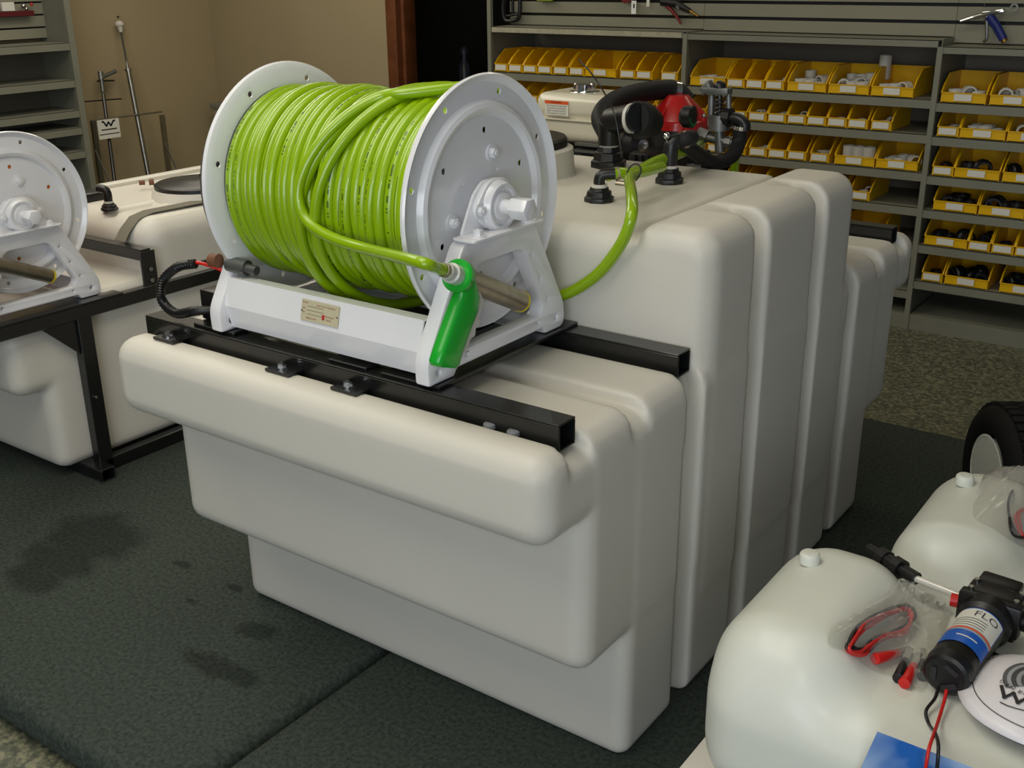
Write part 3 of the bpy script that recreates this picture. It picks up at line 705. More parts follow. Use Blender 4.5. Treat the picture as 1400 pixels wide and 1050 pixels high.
# ==================================================================== ENGINE AND PUMP (on the rear rails)
EY = 1.66
eng = thing('petrol_engine', (0.30, EY, ZR+0.007), 'small petrol engine with cream fuel tank and chrome cap behind the hump', 'engine')
p0 = U(731, 152, y=EY-0.10); p1 = U(846, 150, y=EY-0.10); top = U(800, 127, y=EY-0.05).z; bot = U(780, 196, y=EY-0.10).z
exa, exb = p0.x, p1.x
nets(lambda X, Y, Z: smin(rb(X, Y, Z, exa, exb, EY-0.105, EY+0.10, (top+bot)/2-0.004, top, 0.032), rb(X, Y, Z, exa+0.006, exb-0.006, EY-0.10, EY+0.095, bot, (top+bot)/2+0.01, 0.030), 0.008),
     (exa, EY-0.11, bot), (exb, EY+0.11, top), 0.005, 'fuel_tank', TANKC, eng)
ft = eng.children[0]
build(MB().box(exa-0.002, exb+0.002, EY-0.108, EY+0.102, (top+bot)/2-0.006, (top+bot)/2-0.001), 'seam_flange', TANKC, ft, bevel=0.002)
lx = exa+0.30*(exb-exa)
zt_ = U(765, 138, y=EY-0.107).z
lab = build(MB().box(lx-0.047, lx+0.040, EY-0.1085, EY-0.1070, zt_-0.044, zt_), 'warning_label', PAPER, ft)
build(MB().box(lx-0.047, lx+0.040, EY-0.1092, EY-0.1086, zt_-0.010, zt_), 'orange_band', ORINK, ft)
for i, s_ in enumerate(('HOT EXHAUST CAN BURN', 'GASOLINE IS FLAMMABLE', 'READ OWNERS MANUAL', 'STOP ENGINE TO REFUEL')):
    text('label_print', s_, 0.0062, lambda u, v, w, i=i: Vector((lx-0.004+u, EY-0.1087-abs(w), zt_-0.016-i*0.0075+v)), INK, ft, depth=0.0001)
text('label_print', 'WARNING', 0.008, lambda u, v, w: Vector((lx-0.004+u, EY-0.1093-abs(w), zt_-0.005+v)), INK, ft, depth=0.0001)
cp = U(797, 128, y=EY-0.02); 
build(MB().lathe((cp.x, EY-0.01, top-0.004), (0, 0, 1), [(0, 0.05), (0.006, 0.047), (0.006, 0.036), (0.026, 0.036), (0.030, 0.031), (0.030, 0)], 32), 'fuel_cap', CHR, eng, smooth=30)
build(MB().box(exa+0.02, exb-0.0, EY-0.10, EY+0.12, ZR+0.03, bot-0.012), 'crankcase', BPL, eng, bevel=0.012)
build(MB().box(exa, exb+0.04, EY-0.12, EY+0.14, ZR+0.007, ZR+0.03), 'base_plate', BLK, eng, bevel=0.003)
b = MB()
for i in range(7): b.box(exb-0.14, exb-0.01, EY-0.125, EY-0.10, ZR+0.09+i*0.02, ZR+0.098+i*0.02)
build(b, 'cooling_fin', ALU, eng)
for k in range(2): build(MB().cyl((exa+0.05+0.15*k, EY-0.05, bot-0.02), (exa+0.05+0.15*k, EY-0.05, bot+0.006), 0.007, n=8), 'tank_bracket', ZINC, eng)
# recoil housing
build(MB().lathe((exb+0.0, EY+0.02, 1.03), (1, 0, 0), [(0, 0.10), (0.03, 0.10), (0.05, 0.085), (0.05, 0)], 32), 'recoil_housing', BPL, eng)

PY = 1.60
pm = thing('diaphragm_pump', (0.68, PY, ZR+0.007), 'black diaphragm pump with red finned domed head behind the hump', 'pump')
rc = U(926, 174, y=PY); rx = (U(962, 172, y=PY)-U(888, 172, y=PY)).length/2; rtop = U(926, 130, y=PY).z
prof = [(0, rx), (0.022, rx*0.98), (0.026, rx*0.92), ((rtop-rc.z)*0.7, rx*0.66), (rtop-rc.z, rx*0.34), (rtop-rc.z, 0)]
hd = build(MB().lathe(rc, (0, 0, 1), prof, 20), 'red_head', RED, pm, smooth=20)
b = MB()
for k in range(10):
    a = 2*PI*k/10+0.2; c_, s_ = math.cos(a), math.sin(a)
    b.obox(rc+Vector((c_*rx*0.62, s_*rx*0.62, 0.026+(rtop-rc.z-0.026)*0.52)), Vector((c_, s_, -0.85))*rx*0.30, Vector((-s_, c_, 0))*0.004, Vector((0, 0, 0.006)))
build(b, 'radial_rib', RED, hd)
for k in range(6):
    a = 2*PI*k/6+0.1; build(MB().cyl(rc+Vector((rx*0.90*math.cos(a), rx*0.90*math.sin(a), -0.006)), rc+Vector((rx*0.90*math.cos(a), rx*0.90*math.sin(a), 0.034)), 0.011, n=10), 'boss', RED, hd)
    bolt(hd, rc+Vector((rx*0.90*math.cos(a), rx*0.90*math.sin(a), 0.034)), (0, 0, 1), 0.0065, 0.006, ZINC, washer=False)
build(MB().cyl(rc+Vector((-rx-0.02, -0.03, 0.006)), rc+Vector((-rx+0.01, -0.03, 0.006)), 0.009, n=12), 'brass_plug', BRASS, pm)
build(MB().cyl(Vector((rc.x, rc.y, ZR+0.02)), rc, rx*0.86, n=28), 'pump_body', BPL, pm)
build(MB().box(rc.x-rx*0.85, rc.x+rx*0.7, PY-0.16, PY+0.02, ZR+0.02, rc.z-0.055), 'valve_block', BPL, pm, bevel=0.014)
b = MB()
for i in range(5): b.box(rc.x-rx*0.6+i*0.022, rc.x-rx*0.6+i*0.022+0.008, PY-0.167, PY-0.155, ZR+0.12, rc.z-0.062)
build(b, 'casting_rib', BPL, pm)
for px, py in ((880, 199), (879, 168)):
    p = U(px, py, y=PY-0.168); bolt(pm, p, (0, -1, 0.2), 0.010, 0.010, CHR, name='head_bolt')
build(MB().box(rc.x-0.12, rc.x+0.12, PY-0.10, PY+0.12, ZR+0.007, ZR+0.02), 'foot', BLK, pm)
# pressure gauge facing the front, green and red scale
g0 = U(948, 160, y=PY-0.14)
gd = Vector((0.97, 0.02, 0)).normalized()
gg = build(MB().lathe(g0-gd*0.035, gd, [(0, 0.022), (0.01, 0.030), (0.033, 0.031), (0.036, 0.028), (0.036, 0)], 28), 'gauge_case', BPL, pm)
_, ga, gb = frame_of(gd)
def arc(c, r0, r1, a0, a1, m, name, par):
    mb = MB(); n = 14
    for i in range(n+1):
        a = a0+(a1-a0)*i/n
        for r in (r0, r1): mb.v.append(tuple(c+(math.cos(a)*ga+math.sin(a)*gb)*r))
    for i in range(n): mb.f.append((2*i, 2*i+1, 2*i+3, 2*i+2))
    return build(mb, name, m, par)
arc(g0+gd*0.0016, 0.018, 0.026, 0, 2.4, mat('green_ink', (20, 110, 60), 0.5), 'green_scale', gg)
arc(g0+gd*0.0016, 0.018, 0.026, 2.6, 4.2, mat('red_scale_ink', (130, 30, 30), 0.5), 'red_scale', gg)
# pressure regulator : two columns, spring, crown, manifold, quarter turn valves
rg = thing('pressure_regulator', U(985, 225, y=PY-0.10), 'grey cast pressure regulator with spring and handle right of the red pump', 'regulator')
RY = PY-0.08
def up_(px, py, dy=0.0): return U(px, py, y=RY+dy)
c1 = up_(985, 158)
build(MB().cyl(up_(973, 130), up_(972, 165), 0.010, n=12).cyl(up_(996, 128), up_(997, 165), 0.008, n=12), 'column', ALU, rg)
sp = [up_(984, 132)+Vector((0.011*math.cos(i*0.6), 0.011*math.sin(i*0.6), -(0.062)*i/60)) for i in range(61)]
build(MB().tube(sp, 0.0028, 6), 'spring', BPL, rg); build(MB().cyl(up_(984, 130), up_(984, 160), 0.006, n=8), 'spindle', BPL, rg)
build(MB().obox(up_(980, 124), (0.040, 0, 0.0), (0, 0.018, 0), (0, 0, 0.009)).obox(up_(967, 120), (0.012, 0, 0.012), (0, 0.016, 0), (-0.006, 0, 0.010)), 'crown', ALU, rg, bevel=0.003)
build(MB().ball(up_(984, 119), 0.018, 12, 8), 'adjuster_knob', BPL, rg)
build(MB().tube(spline([up_(999, 116), up_(996, 130), up_(990, 142)], 6), 0.0016, 6), 'wire_clip', CHR, rg)
build(MB().cyl(up_(984, 157), up_(983, 178), 0.030, n=20).cyl(up_(983, 178), up_(985, 208), 0.015, n=16), 'manifold', ALU, rg, smooth=30)
build(MB().cyl(up_(960, 186), up_(1002, 196), 0.013, n=14).cyl(up_(955, 182), up_(968, 187), 0.018, n=8).cyl(up_(992, 194), up_(1000, 196), 0.018, n=8), 'valve_arm', ALU, rg)
build(MB().cyl(up_(990, 160), up_(1000, 161), 0.027, n=10).tube(spline([up_(998, 161), up_(1010, 163), up_(1018, 170), up_(1018, 178)], 6), 0.016, 14), 'outlet_elbow', BPL, rg)
build(MB().cyl(up_(1013, 172), up_(1012, 177), 0.0215, n=18), 'hose_clamp', CHR, rg)
build(MB().ball(up_(945, 232, 0.0), 0.018, 12, 8).ball(up_(962, 235, 0.0), 0.016, 12, 8).cyl(up_(940, 228), up_(968, 232), 0.010, n=10), 'drain_valve', ALU, rg)
build(MB().cyl(up_(965, 205), (up_(965, 205).x, RY, ZR+0.007), 0.012, n=10), 'stand', BLK, rg)
# black return hose from regulator down to fitting B
rh = [up_(1012, 174), up_(1010, 195), up_(1000, 214, -0.05), up_(975, 222, -0.12), up_(950, 208, -0.22), up_(935, 196, -0.30), pb+Vector((0.035, 0.040, 0.110)), pb+Vector((0.012, 0.015, 0.102))]
ro = thing('return_hose', rh[3], 'thick black rubber hose looping from the regulator to the clamped fitting', 'hose')
build(MB().tube(spline(rh, 8), 0.0195, 16), 'rubber_hose', RUB, ro)
# lime hoses: from fitting A across, and the long one down to the reel
gh = thing('lime_supply_hose', U(862, 240, z=1.12), 'lime green hose running down the hump face behind the reel', 'hose')
g1 = [U(828, 240, y=pa.y+0.01), U(845, 237, y=pa.y+0.03), U(868, 236, y=pa.y+0.09), U(895, 222, y=pa.y+0.22), U(920, 213, y=pa.y+0.34), U(945, 203, y=pa.y+0.50), U(958, 198, y=RY-0.02)]
build(MB().tube(spline(g1, 8), 0.0138, 16, uvs=True, phase=0.51), 'pump_branch', HOSE0, gh)
build(MB().lathe(g1[0].lerp(g1[1], 0.75), g1[1]-g1[0], [(0, 0.0138), (0, 0.0152), (0.010, 0.0152), (0.010, 0.0138)], 20, closed=True), 'hose_clamp', STEEL, gh)
build(MB().cyl(g1[1]+Vector((0.0, -0.01, -0.020)), g1[1]+Vector((0.030, -0.002, -0.022)), 0.006, n=8), 'clamp_screw', STEEL, gh)
g2 = [U(905, 228, y=1.02), U(884, 234, y=0.92), U(868, 238, y=0.86), U(861, 246, y=0.79), U(863, 265, y=0.66), U(864, 290, y=0.575), U(857, 317, y=0.560), U(843, 343, y=0.560), U(820, 372, y=0.560), U(792, 393, y=0.560), U(765, 405, y=0.560), U(735, 412, y=0.560), U(705, 415, y=0.560)]
build(MB().tube(spline(g2, 8), 0.0125, 18, uvs=True), 'reel_branch', HOSE0, gh)
zt = spline([U(868, 236, y=0.86)+Vector((0.017*math.cos(a), 0.012*math.sin(a)-0.006, 0.019*math.sin(a))) for a in [i*2*PI/10 for i in range(10)]], 3, closed=True)
build(MB().tube(zt, 0.0022, 6, closed=True), 'cable_tie', BPL, gh)
g3 = [U(1003, 198, y=RY), U(1005, 215, y=RY+0.02), U(1004, 235, y=RY+0.04), U(1003, 262, y=RY+0.06)]
build(MB().tube(g3, 0.0125, 14), 'outlet_drop', HOSE0, gh)
an = thing('throttle_cable', U(831, 150, y=sY-0.04), 'thin black throttle cable standing up and curving over the engine', 'cable')
build(MB().tube(spline([U(850, 215, y=sY-0.06), U(846, 185, y=sY-0.06), U(838, 150, y=sY-0.05), U(822, 120, y=sY), U(806, 97, y=sY), U(796, 87, y=sY), U(791, 81, y=sY)], 8), 0.0022, 6), 'cable', BPL, an)
#%%LATER

# ==================================================================== LEFT TANK IN ITS SKID
RX = -0.968      # outer face of the right rail
lt = thing('liquid_tank', (-1.6, 1.2, 0), 'milky white plastic tank in a black steel skid at the left edge', 'tank')
def left_tank(X, Y, Z):
    x1 = -1.012; x0 = -1.68
    d = rb(X, Y, Z, x0, x1, 0.30, 2.1, 0.315, 0.535, 0.05)
    d = smin(d, rb(X, Y, Z, x0, x1, 0.405, 2.1, 0.035, 0.50, 0.045), 0.006)
    d = smin(d, rb(X, Y, Z, x0, x1, 0.62, 2.1, 0.2, 0.60, 0.04), 0.008)
    d = smin(d, rb(X, Y, Z, x0, x1+0.02, 0.83, 2.1, 0.2, 0.785, 0.075), 0.03)
    g = np.maximum(np.abs(X+1.24)-0.02, 0.765-Z); d = smax(d, -g, 0.012)
    return d
nets(left_tank, (-1.68, 0.30, 0.03), (-0.99, 2.1, 0.79), 0.014, 'tank_body', PE, lt)
lc = U(272, 249, z=0.83)
build(MB().lathe((lc.x, lc.y, 0.77), (0, 0, 1), [(0, 0.20), (0.01, 0.175), (0.045, 0.165), (0.045, 0)], 48), 'neck', PE, lt)
build(MB().lathe((lc.x, lc.y, 0.812), (0, 0, 1), [(0, 0.160), (0.016, 0.160), (0.022, 0.150), (0.022, 0.09), (0.030, 0.07), (0.030, 0)], 48), 'lid', BPL, lt)
build(MB().obox((lc.x+0.03, lc.y+0.03, 0.847), (0.05, 0.0, 0), (0, 0.012, 0), (0, 0, 0.010)).obox((lc.x+0.08, lc.y+0.03, 0.845), (0.016, 0.0, 0), (0, 0.02, 0), (0, 0, 0.012)), 'lid_latch', BPL, lt, bevel=0.004)
# skid frame
sk = thing('steel_skid', (-1.2, 0.6, 0), 'black welded steel skid around the left tank with bolted hold down bar', 'steel frame')
build(MB().box(-1.005, RX, -0.1, 2.3, 0.535, 0.578), 'side_rail', BLK, sk, bevel=0.002, seg=1)
build(MB().box(-1.005, RX, 0.515, 0.565, 0.04, 0.54), 'post', BLK, sk, bevel=0.002, seg=1)
bolt(sk.children[-1], (RX, 0.535, 0.27), (1, 0, 0), 0.006, 0.004, CHR, washer=False)
build(MB().box(-1.003, RX-0.002, 0.565, 2.2, 0.0, 0.045), 'base_rail', BLK, sk, bevel=0.002, seg=1)
build(sqtube(MB(), -1.8, -0.905, 0.475, 0.525, 0.0, 0.045), 'base_tube', BLK, sk, bevel=0.0015, seg=1)
build(MB().prism([(-0.985, 0.515, 0.535), (-0.985, 0.395, 0.535), (-0.985, 0.515, 0.42)], (0.006, 0, 0)), 'gusset', BLK, sk)
build(MB().box(-1.72, RX, 0.775, 0.815, 0.668, 0.706), 'hold_down_bar', BLK, sk, bevel=0.002, seg=1)
hb = build(MB().box(RX, RX+0.008, 0.768, 0.824, 0.583, 0.700), 'end_strap', BLK, sk, bevel=0.001, seg=1)
for z in (0.602, 0.640): bolt(hb, (RX+0.008, 0.797, z), (1, 0, 0), 0.008, 0.005, ZINC, washer=False)
for y0, y1 in ((0.17, 0.22), (0.63, 0.69)):
    build(MB().box(-1.75, -1.0, y0, y1, 0.537, 0.577), 'reel_crossbar', BLK, sk, bevel=0.002, seg=1)
build(MB().box(-1.16, RX+0.001, 0.17, 0.69, 0.5785, 0.584), 'reel_plate', BLK, sk)
build(MB().box(-1.75, -1.60, 0.17, 0.69, 0.5785, 0.584), 'reel_plate', BLK, sk)
le = U(150, 287, z=0.785); l1 = bulkhead(le, 0.030, 0.022, 'black elbow fitting standing on the left tank in front of the round lid')
build(MB().tube(spline([le+Vector((0, 0, 0.03)), le+Vector((0, 0, 0.055)), le+Vector((-0.008, -0.003, 0.07)), le+Vector((-0.032, -0.012, 0.074))], 6), 0.0145, 14), 'elbow', BPL, l1)
# webbing strap over the left tank
sp0 = [(-1.11, 0.80, 0.712), (-1.108, 0.825, 0.745), (-1.105, 0.865, 0.780), (-1.10, 0.92, 0.792), (-1.085, 1.10, 0.793), (-1.07, 1.40, 0.793), (-1.06, 1.9, 0.793)]
m = MB()
for i, p in enumerate(sp0): m.v += [(p[0]-0.028, p[1], p[2]), (p[0]+0.028, p[1], p[2]-0.001), (p[0]+0.028, p[1], p[2]+0.001), (p[0]-0.028, p[1], p[2]+0.002)]
for i in range(len(sp0)-1):
    for k in range(4): m.f.append((4*i+k, 4*i+(k+1) % 4, 4*i+4+(k+1) % 4, 4*i+4+k))
tag(build(m, 'webbing_strap', GREYP, smooth=60), 'flat grey webbing strap lying across the top of the left tank', 'strap')
# rear edge strip with brown hinge block
m = MB().box(-1.665, -1.61, 1.10, 2.02, 0.772, 0.80)
tag(build(m, 'edge_rail', PE, bevel=0.01), 'pale plastic rail along the far edge of the left tank', 'rail')
hp = U(190, 250, z=0.812)
tag(build(MB().cyl(hp, hp+Vector((0.012, 0.018, 0)), 0.009, n=12).cyl(hp+Vector((0.02, 0.03, 0)), hp+Vector((0.03, 0.045, 0)), 0.012, n=12), 'hinge_pin', BROWN), 'small brown bushing on the far edge of the left tank', 'bushing')
bx = U(126, 268, z=0.80)
tag(build(MB().box(bx.x-0.05, bx.x+0.03, bx.y-0.05, bx.y+0.04, 0.772, 0.815), 'control_box', BPL, bevel=0.004), 'low black box on the left tank behind the left reel', 'box')
DL = Vector((-1.85, 0.105, 0.584-(ZR+0.007)))
reel2 = make_reel('white hose reel without hose at the left edge of the photo')
reel2.location += DL; ORG[reel2.name] = reel2.location.copy()
for c in list(reel2.children):
    if c.name.startswith('name_plate'):
        for g in list(c.children): bpy.data.objects.remove(g)
        bpy.data.objects.remove(c)
gun2 = make_gun('steel barrelled spray gun hooked in the left reel frame, mostly cut off'); gun2.location += DL; ORG[gun2.name] = gun2.location.copy()
build(MB().cyl(DL+Vector((XB+0.004, YC, ZC)), DL+Vector((XA-0.004, YC, ZC)), 0.150, n=48), 'core_tube', mat('orange_drum_paint', (200, 110, 30), 0.5), reel2)
# ==================================================================== SPOT SPRAYERS AT RIGHT
def sprayer_body(X, Y, Z):
    hump = rb(X, Y, Z, 1.412, 1.66, 0.05, 0.482, 0.255, 0.576, 0.105)
    deck = rb(X, Y, Z, 1.425, 2.46, 0.03, 0.485, 0.255, 0.505, 0.085)
    d = smin(hump, deck, 0.04)
    far = rb(X, Y, Z, 2.18, 2.46, 0.06, 0.485, 0.255, 0.560, 0.125); d = smin(d, far, 0.04)
    # raised panel round the decal
    d = smin(d, rb(X, Y, Z, 1.70, 2.30, 0.022, 0.2, 0.29, 0.44, 0.03), 0.02)
    return d
LXY = U(1432, 938, z=0.562)
def sprayer(sh, label):
    sx, sy = sh
    t = thing('spot_sprayer_tank', (1.9+sx, 0.27+sy, 0.245), label, 'tank')
    nets(lambda X, Y, Z: sprayer_body(X-sx, Y-sy, Z), (1.385+sx, 0.02+sy, 0.25), (2.46+sx, 0.50+sy, 0.585), 0.009, 'tank_body', PE2, t)
    build(MB().box(1.385+sx, 2.44+sx, 0.045+sy, 0.47+sy, 0.245, 0.262), 'foot_flange', PE, t, bevel=0.008)
    build(MB().lathe((1.488+sx, 0.335+sy, 0.5735), (0, 0, 1), [(0, 0.0185), (0.016, 0.0175), (0.020, 0.014), (0.020, 0)], 24), 'vent_plug', PE2, t, bevel=0.001)
    build(MB().lathe((LXY.x+sx, LXY.y+sy, 0.480), (0, 0, 1), [(0, 0.085), (0.03, 0.08), (0.03, 0.086), (0.056, 0.086), (0.062, 0.08), (0.062, 0)], 40), 'lid', BPL, t)
    return t
sA = sprayer((0, 0), 'nearest small white sprayer tank at bottom right with pump and sky decal')
sB = sprayer((0.14, 0.475), 'small white sprayer tank behind the nearest one, before the wheel')
def cart(sx, sy, label, wheels):
    t = thing('sprayer_cart', (1.9+sx, 0.27+sy, 0), label, 'cart')
    build(MB().box(1.42+sx, 2.4+sx, 0.08+sy, 0.12+sy, 0.205, 0.244).box(1.42+sx, 2.4+sx, 0.40+sy, 0.44+sy, 0.205, 0.244), 'frame_rail', BLK, t)
    build(MB().box(1.46+sx, 1.50+sx, 0.08+sy, 0.44+sy, 0.165, 0.205).box(2.30+sx, 2.34+sx, 0.08+sy, 0.44+sy, 0.165, 0.205), 'crossbar', BLK, t)
    for x in (1.48, 2.32):
        for y in (0.12, 0.40): build(MB().box(x-0.02+sx, x+0.02+sx, y-0.02+sy, y+0.02+sy, 0.0, 0.166), 'leg', BLK, t)
    return t
cart(0, 0, 'black steel stand under the nearest small white tank', False)
cart(0.14, 0.475, 'black steel stand under the second small white tank', False)
wc = Vector((1.495, 1.72, 0.20)); wr = 0.20
wh = thing('trailer_wheel', (1.56, 1.735, 0), 'black rubber trailer wheel with white rim behind the small tanks', 'wheel')
WY = Vector((math.cos(0.60), math.sin(0.60), 0)); WP = Vector((-WY.y, WY.x, 0))
build(MB().lathe(wc, WY, [(0.018, 0.108), (0.004, 0.125), (0.0, 0.155), (0.012, 0.183), (0.035, 0.197), (0.10, 0.201), (0.165, 0.197), (0.188, 0.183), (0.20, 0.155), (0.196, 0.125), (0.182, 0.108)], 72, closed=True), 'tire', TIRE, wh, smooth=40)
uz0 = Vector((0, 0, 1)); b = MB()
for k in range(40):
    a = 2*PI*k/40
    for j, (x0, x1) in enumerate(((0.030, 0.068), (0.074, 0.126), (0.132, 0.170))):
        aa = a+(0.08 if j == 1 else 0); c_, s_ = math.cos(aa), math.sin(aa)
        b.obox(wc+WY*((x0+x1)/2)+(WP*c_+uz0*s_)*0.1995, WY*((x1-x0)/2), (WP*-s_+uz0*c_)*0.011, (WP*c_+uz0*s_)*0.0045)
build(b, 'tread_block', TIRE, wh)['kind'] = 'stuff'
build(MB().lathe(wc, WY, [(0.006, 0.112), (0.004, 0.105), (0.012, 0.101), (0.06, 0.095), (0.068, 0.05), (0.055, 0.035), (0.055, 0.0)], 48), 'rim', PE2, wh, smooth=40)
build(MB().cyl(wc+WY*0.035, wc+WY*0.2, 0.028, n=20), 'hub', WHITE, wh)
for k in range(4):
    a = k*PI/2+0.4; bolt(wh, wc+WY*0.052+(WP*math.cos(a)+uz0*math.sin(a))*0.04, -WY, 0.008, 0.008, ZINC)
# chrome-white wand pipe with black swivel
wz = 0.535
w0 = U(1188, 750, z=wz+0.012); w1 = U(1250, 790, z=wz+0.012); w2 = U(1330, 822, z=wz+0.018)
wd = thing('wand_pipe', w1, 'slim white pipe with black swivel joint lying behind the nearest tank pump', 'pipe')
dw = (w2-w1).normalized()
build(MB().cyl(w1-dw*0.01, w2+dw*0.02, 0.0065, n=14), 'pipe', mat('bright_pipe', (228, 226, 218), 0.25, metal=0.3), wd)
dd_ = (w1-w0)
build(MB().cyl(w0, w0+dd_*0.30, 0.011, n=14).cyl(w0+dd_*0.25, w0+dd_*0.42, 0.018, n=10).cyl(w0+dd_*0.42, w0+dd_*0.62, 0.0145, n=14).cyl(w0+dd_*0.58, w0+dd_*0.74, 0.019, n=10).cyl(w0+dd_*0.70, w1+dw*0.005, 0.012, n=14), 'swivel_joint', BPL, wd)
w3 = U(1372, 842, z=0.555); w4 = U(1440, 858, z=0.555)
build(MB().cyl(U(1378, 826, z=0.56), U(1440, 840, z=0.56), 0.007, n=12), 'right_pipe', mat('bright_pipe_b', (228, 226, 218), 0.25, metal=0.3), wd)
build(MB().cyl(w3, w4, 0.016, n=14), 'hose_barb', BPL, wd)
# 12 volt pump
pz = 0.546
m0 = U(1292, 925, z=pz); m1 = U(1352, 842, z=pz+0.008); pd = (m1-m0).normalized()
dp = thing('electric_pump', (m0+m1)/2-Vector((0, 0, 0.045)), 'black electric pump with blue and white label on the nearest small tank', 'pump')
LM = (m1-m0).length
build(MB().lathe(m0, pd, [(0, 0.030), (0.004, 0.035), (0.022, 0.0375), (0.024, 0.0365), (LM*0.80, 0.0365), (LM*0.84, 0.043), (LM*0.98, 0.043), (LM, 0.036), (LM, 0)], 36), 'motor', BPL, dp, smooth=30)
_, pe1, pe2 = frame_of(pd)
uz = Vector((0, 0, 1)); uz = (uz-pd*uz.dot(pd)).normalized(); us = pd.cross(uz)
for k in range(3):
    a = k*2*PI/3+0.5; c_ = m0+(uz*math.cos(a)+us*math.sin(a))*0.017-pd*0.0012
    build(MB().obox(c_, pd*0.0014, (uz*math.sin(a)-us*math.cos(a))*0.011, (uz*math.cos(a)+us*math.sin(a))*0.004), 'vent_slot', INK, dp)
def wrap(t0, t1, m, name, par, a0=-1.25, a1=1.25, r=0.0372):
    mb = MB(); n = 20
    for i in range(n+1):
        a = a0+(a1-a0)*i/n
        for t in (t0, t1): mb.v.append(tuple(m0+pd*t+(uz*math.cos(a)+us*math.sin(a))*r))
    for i in range(n): mb.f.append((2*i, 2*i+1, 2*i+3, 2*i+2))
    return build(mb, name, m, par)
lb = wrap(LM*0.24, LM*0.78, mat('blue_label', (24, 92, 190), 0.35), 'blue_label', dp)
wrap(LM*0.48, LM*0.765, PAPER, 'white_panel', lb, r=0.03745, a0=-1.2, a1=1.2)
wrap(LM*0.42, LM*0.48, mat('pale_blue_band', (150, 170, 190), 0.4), 'pale_band', lb, r=0.03745)
wrap(LM*0.445, LM*0.47, ORINK, 'orange_stripe', lb, r=0.0376)
for i in range(4): wrap(LM*(0.50+0.035*i), LM*(0.508+0.035*i), INK, 'print_line', lb, a0=-0.9, a1=0.55, r=0.0377)
def cylmap(u, v, w, t0): # u round the motor, v along it
    a = -u/0.0376; return m0+pd*(t0+v)+(uz*math.cos(a)+us*math.sin(a))*(0.0377+abs(w))
text('label_print', 'FLO', 0.024, lambda u, v, w: cylmap(-(u+0.014), v, w, LM*0.69), mat('grey_ink', (96, 104, 112), 0.5), lb, depth=0.0001)
wrap(LM*0.33, LM*0.345, PAPER, 'print_line', lb, a0=-0.3, a1=0.6, r=0.0376)
# pump head, pressure switch, ports, screws
hc = m1+pd*0.020
build(MB().obox(hc, pd*0.024, us*0.044, uz*0.036).obox(hc+uz*0.006-pd*0.02, pd*0.012, us*0.050, uz*0.030), 'pump_head', BPL, dp, bevel=0.005)
build(MB().obox(hc+pd*0.036+uz*0.012+us*(-0.004), pd*0.020, us*0.034, uz*0.026), 'pressure_switch', BPL, dp, bevel=0.006)
for a, b_ in ((-0.036, -0.012), (0.036, -0.012), (-0.036, 0.016), (0.036, 0.016)):
    build(MB().cyl(hc+us*a+pd*b_+uz*0.036, hc+us*a+pd*b_+uz*0.040, 0.0042, n=10), 'screw', ZINC, dp)
sd = us if (us.x < 0) else -us
build(MB().cyl(hc+sd*0.045-pd*0.006, hc+sd*0.066-pd*0.010, 0.0115, n=18), 'red_port_plug', REDP, dp)
build(MB().cyl(hc-sd*0.040, hc-sd*0.070, 0.018, n=16), 'outlet_port', BPL, dp)
build(MB().obox((m0+m1)/2-uz*0.040, pd*0.06, us*0.045, uz*0.004), 'mounting_foot', BPL, dp, bevel=0.002)
# leads
def lead(pts, m, label):
    tag(build(MB().tube(spline(pts, 8), 0.0026, 8), 'pump_lead', m, smooth=60), label, 'wire')
lead([m0-pd*0.004-us*0.006-uz*0.02, U(1278, 955, z=0.520), U(1266, 972, z=0.514), U(1270, 990, z=0.507), U(1279, 1003, y=0.050), U(1283, 1022, y=0.008), U(1280, 1060, y=-0.004), U(1274, 1100, y=-0.01)], BPL, 'black wire lead hanging down from the electric pump over the sky decal')
lead([m0-pd*0.004+us*0.006-uz*0.02, U(1291, 958, z=0.520), U(1283, 985, z=0.516), U(1277, 1003, y=0.048), U(1270, 1024, y=0.006), U(1264, 1060, y=-0.006), U(1256, 1100, y=-0.012)], REDP, 'red wire lead hanging down from the electric pump over the sky decal')
# printed paper disc lying on the lid
dc = U(1432, 938, z=0.562); DR = (U(1316, 930, z=0.562)-dc).length
def droop(r): return 0.562-0.03*(r/DR)**3
pdm = thing('paper_disc', (dc.x, dc.y, 0.556), 'round white printed paper disc draped over the nearest tank lid', 'paper disc')
m = MB(); nr, na = 10, 64
m.v.append((dc.x, dc.y, droop(0)))
for i in range(1, nr+1):
    for k in range(na):
        a = 2*PI*k/na; r = DR*i/nr; m.v.append((dc.x+r*math.cos(a), dc.y+r*math.sin(a), droop(r)+0.003*math.sin(3*a+0.5)*(r/DR)**2))
for k in range(na): m.f.append((0, 1+k, 1+(k+1) % na))
for i in range(nr-1):
    for k in range(na): m.f.append((1+i*na+k, 1+(i+1)*na+k, 1+(i+1)*na+(k+1) % na, 1+i*na+(k+1) % na))
sheet = build(m, 'sheet', mat('glossy_white_paper', (232, 228, 232), 0.35), pdm, smooth=60)
md = sheet.modifiers.new('s', 'SOLIDIFY'); md.thickness = 0.0006
def on_disc(x, y, e=0.0018):
    r = math.hypot(x-dc.x, y-dc.y); a = math.atan2(y-dc.y, x-dc.x)
    return Vector((x, y, droop(r)+0.003*math.sin(3*a+0.5)*(r/DR)**2+e))
def ring(r, w, a0, a1, m_, name):
    mb = MB(); n = 60
    for i in range(n+1):
        a = a0+(a1-a0)*i/n
        for q in (r, r+w): mb.v.append(tuple(on_disc(dc.x+q*math.cos(a), dc.y+q*math.sin(a))))
    for i in range(n): mb.f.append((2*i, 2*i+1, 2*i+3, 2*i+2))
    return build(mb, name, m_, pdm)
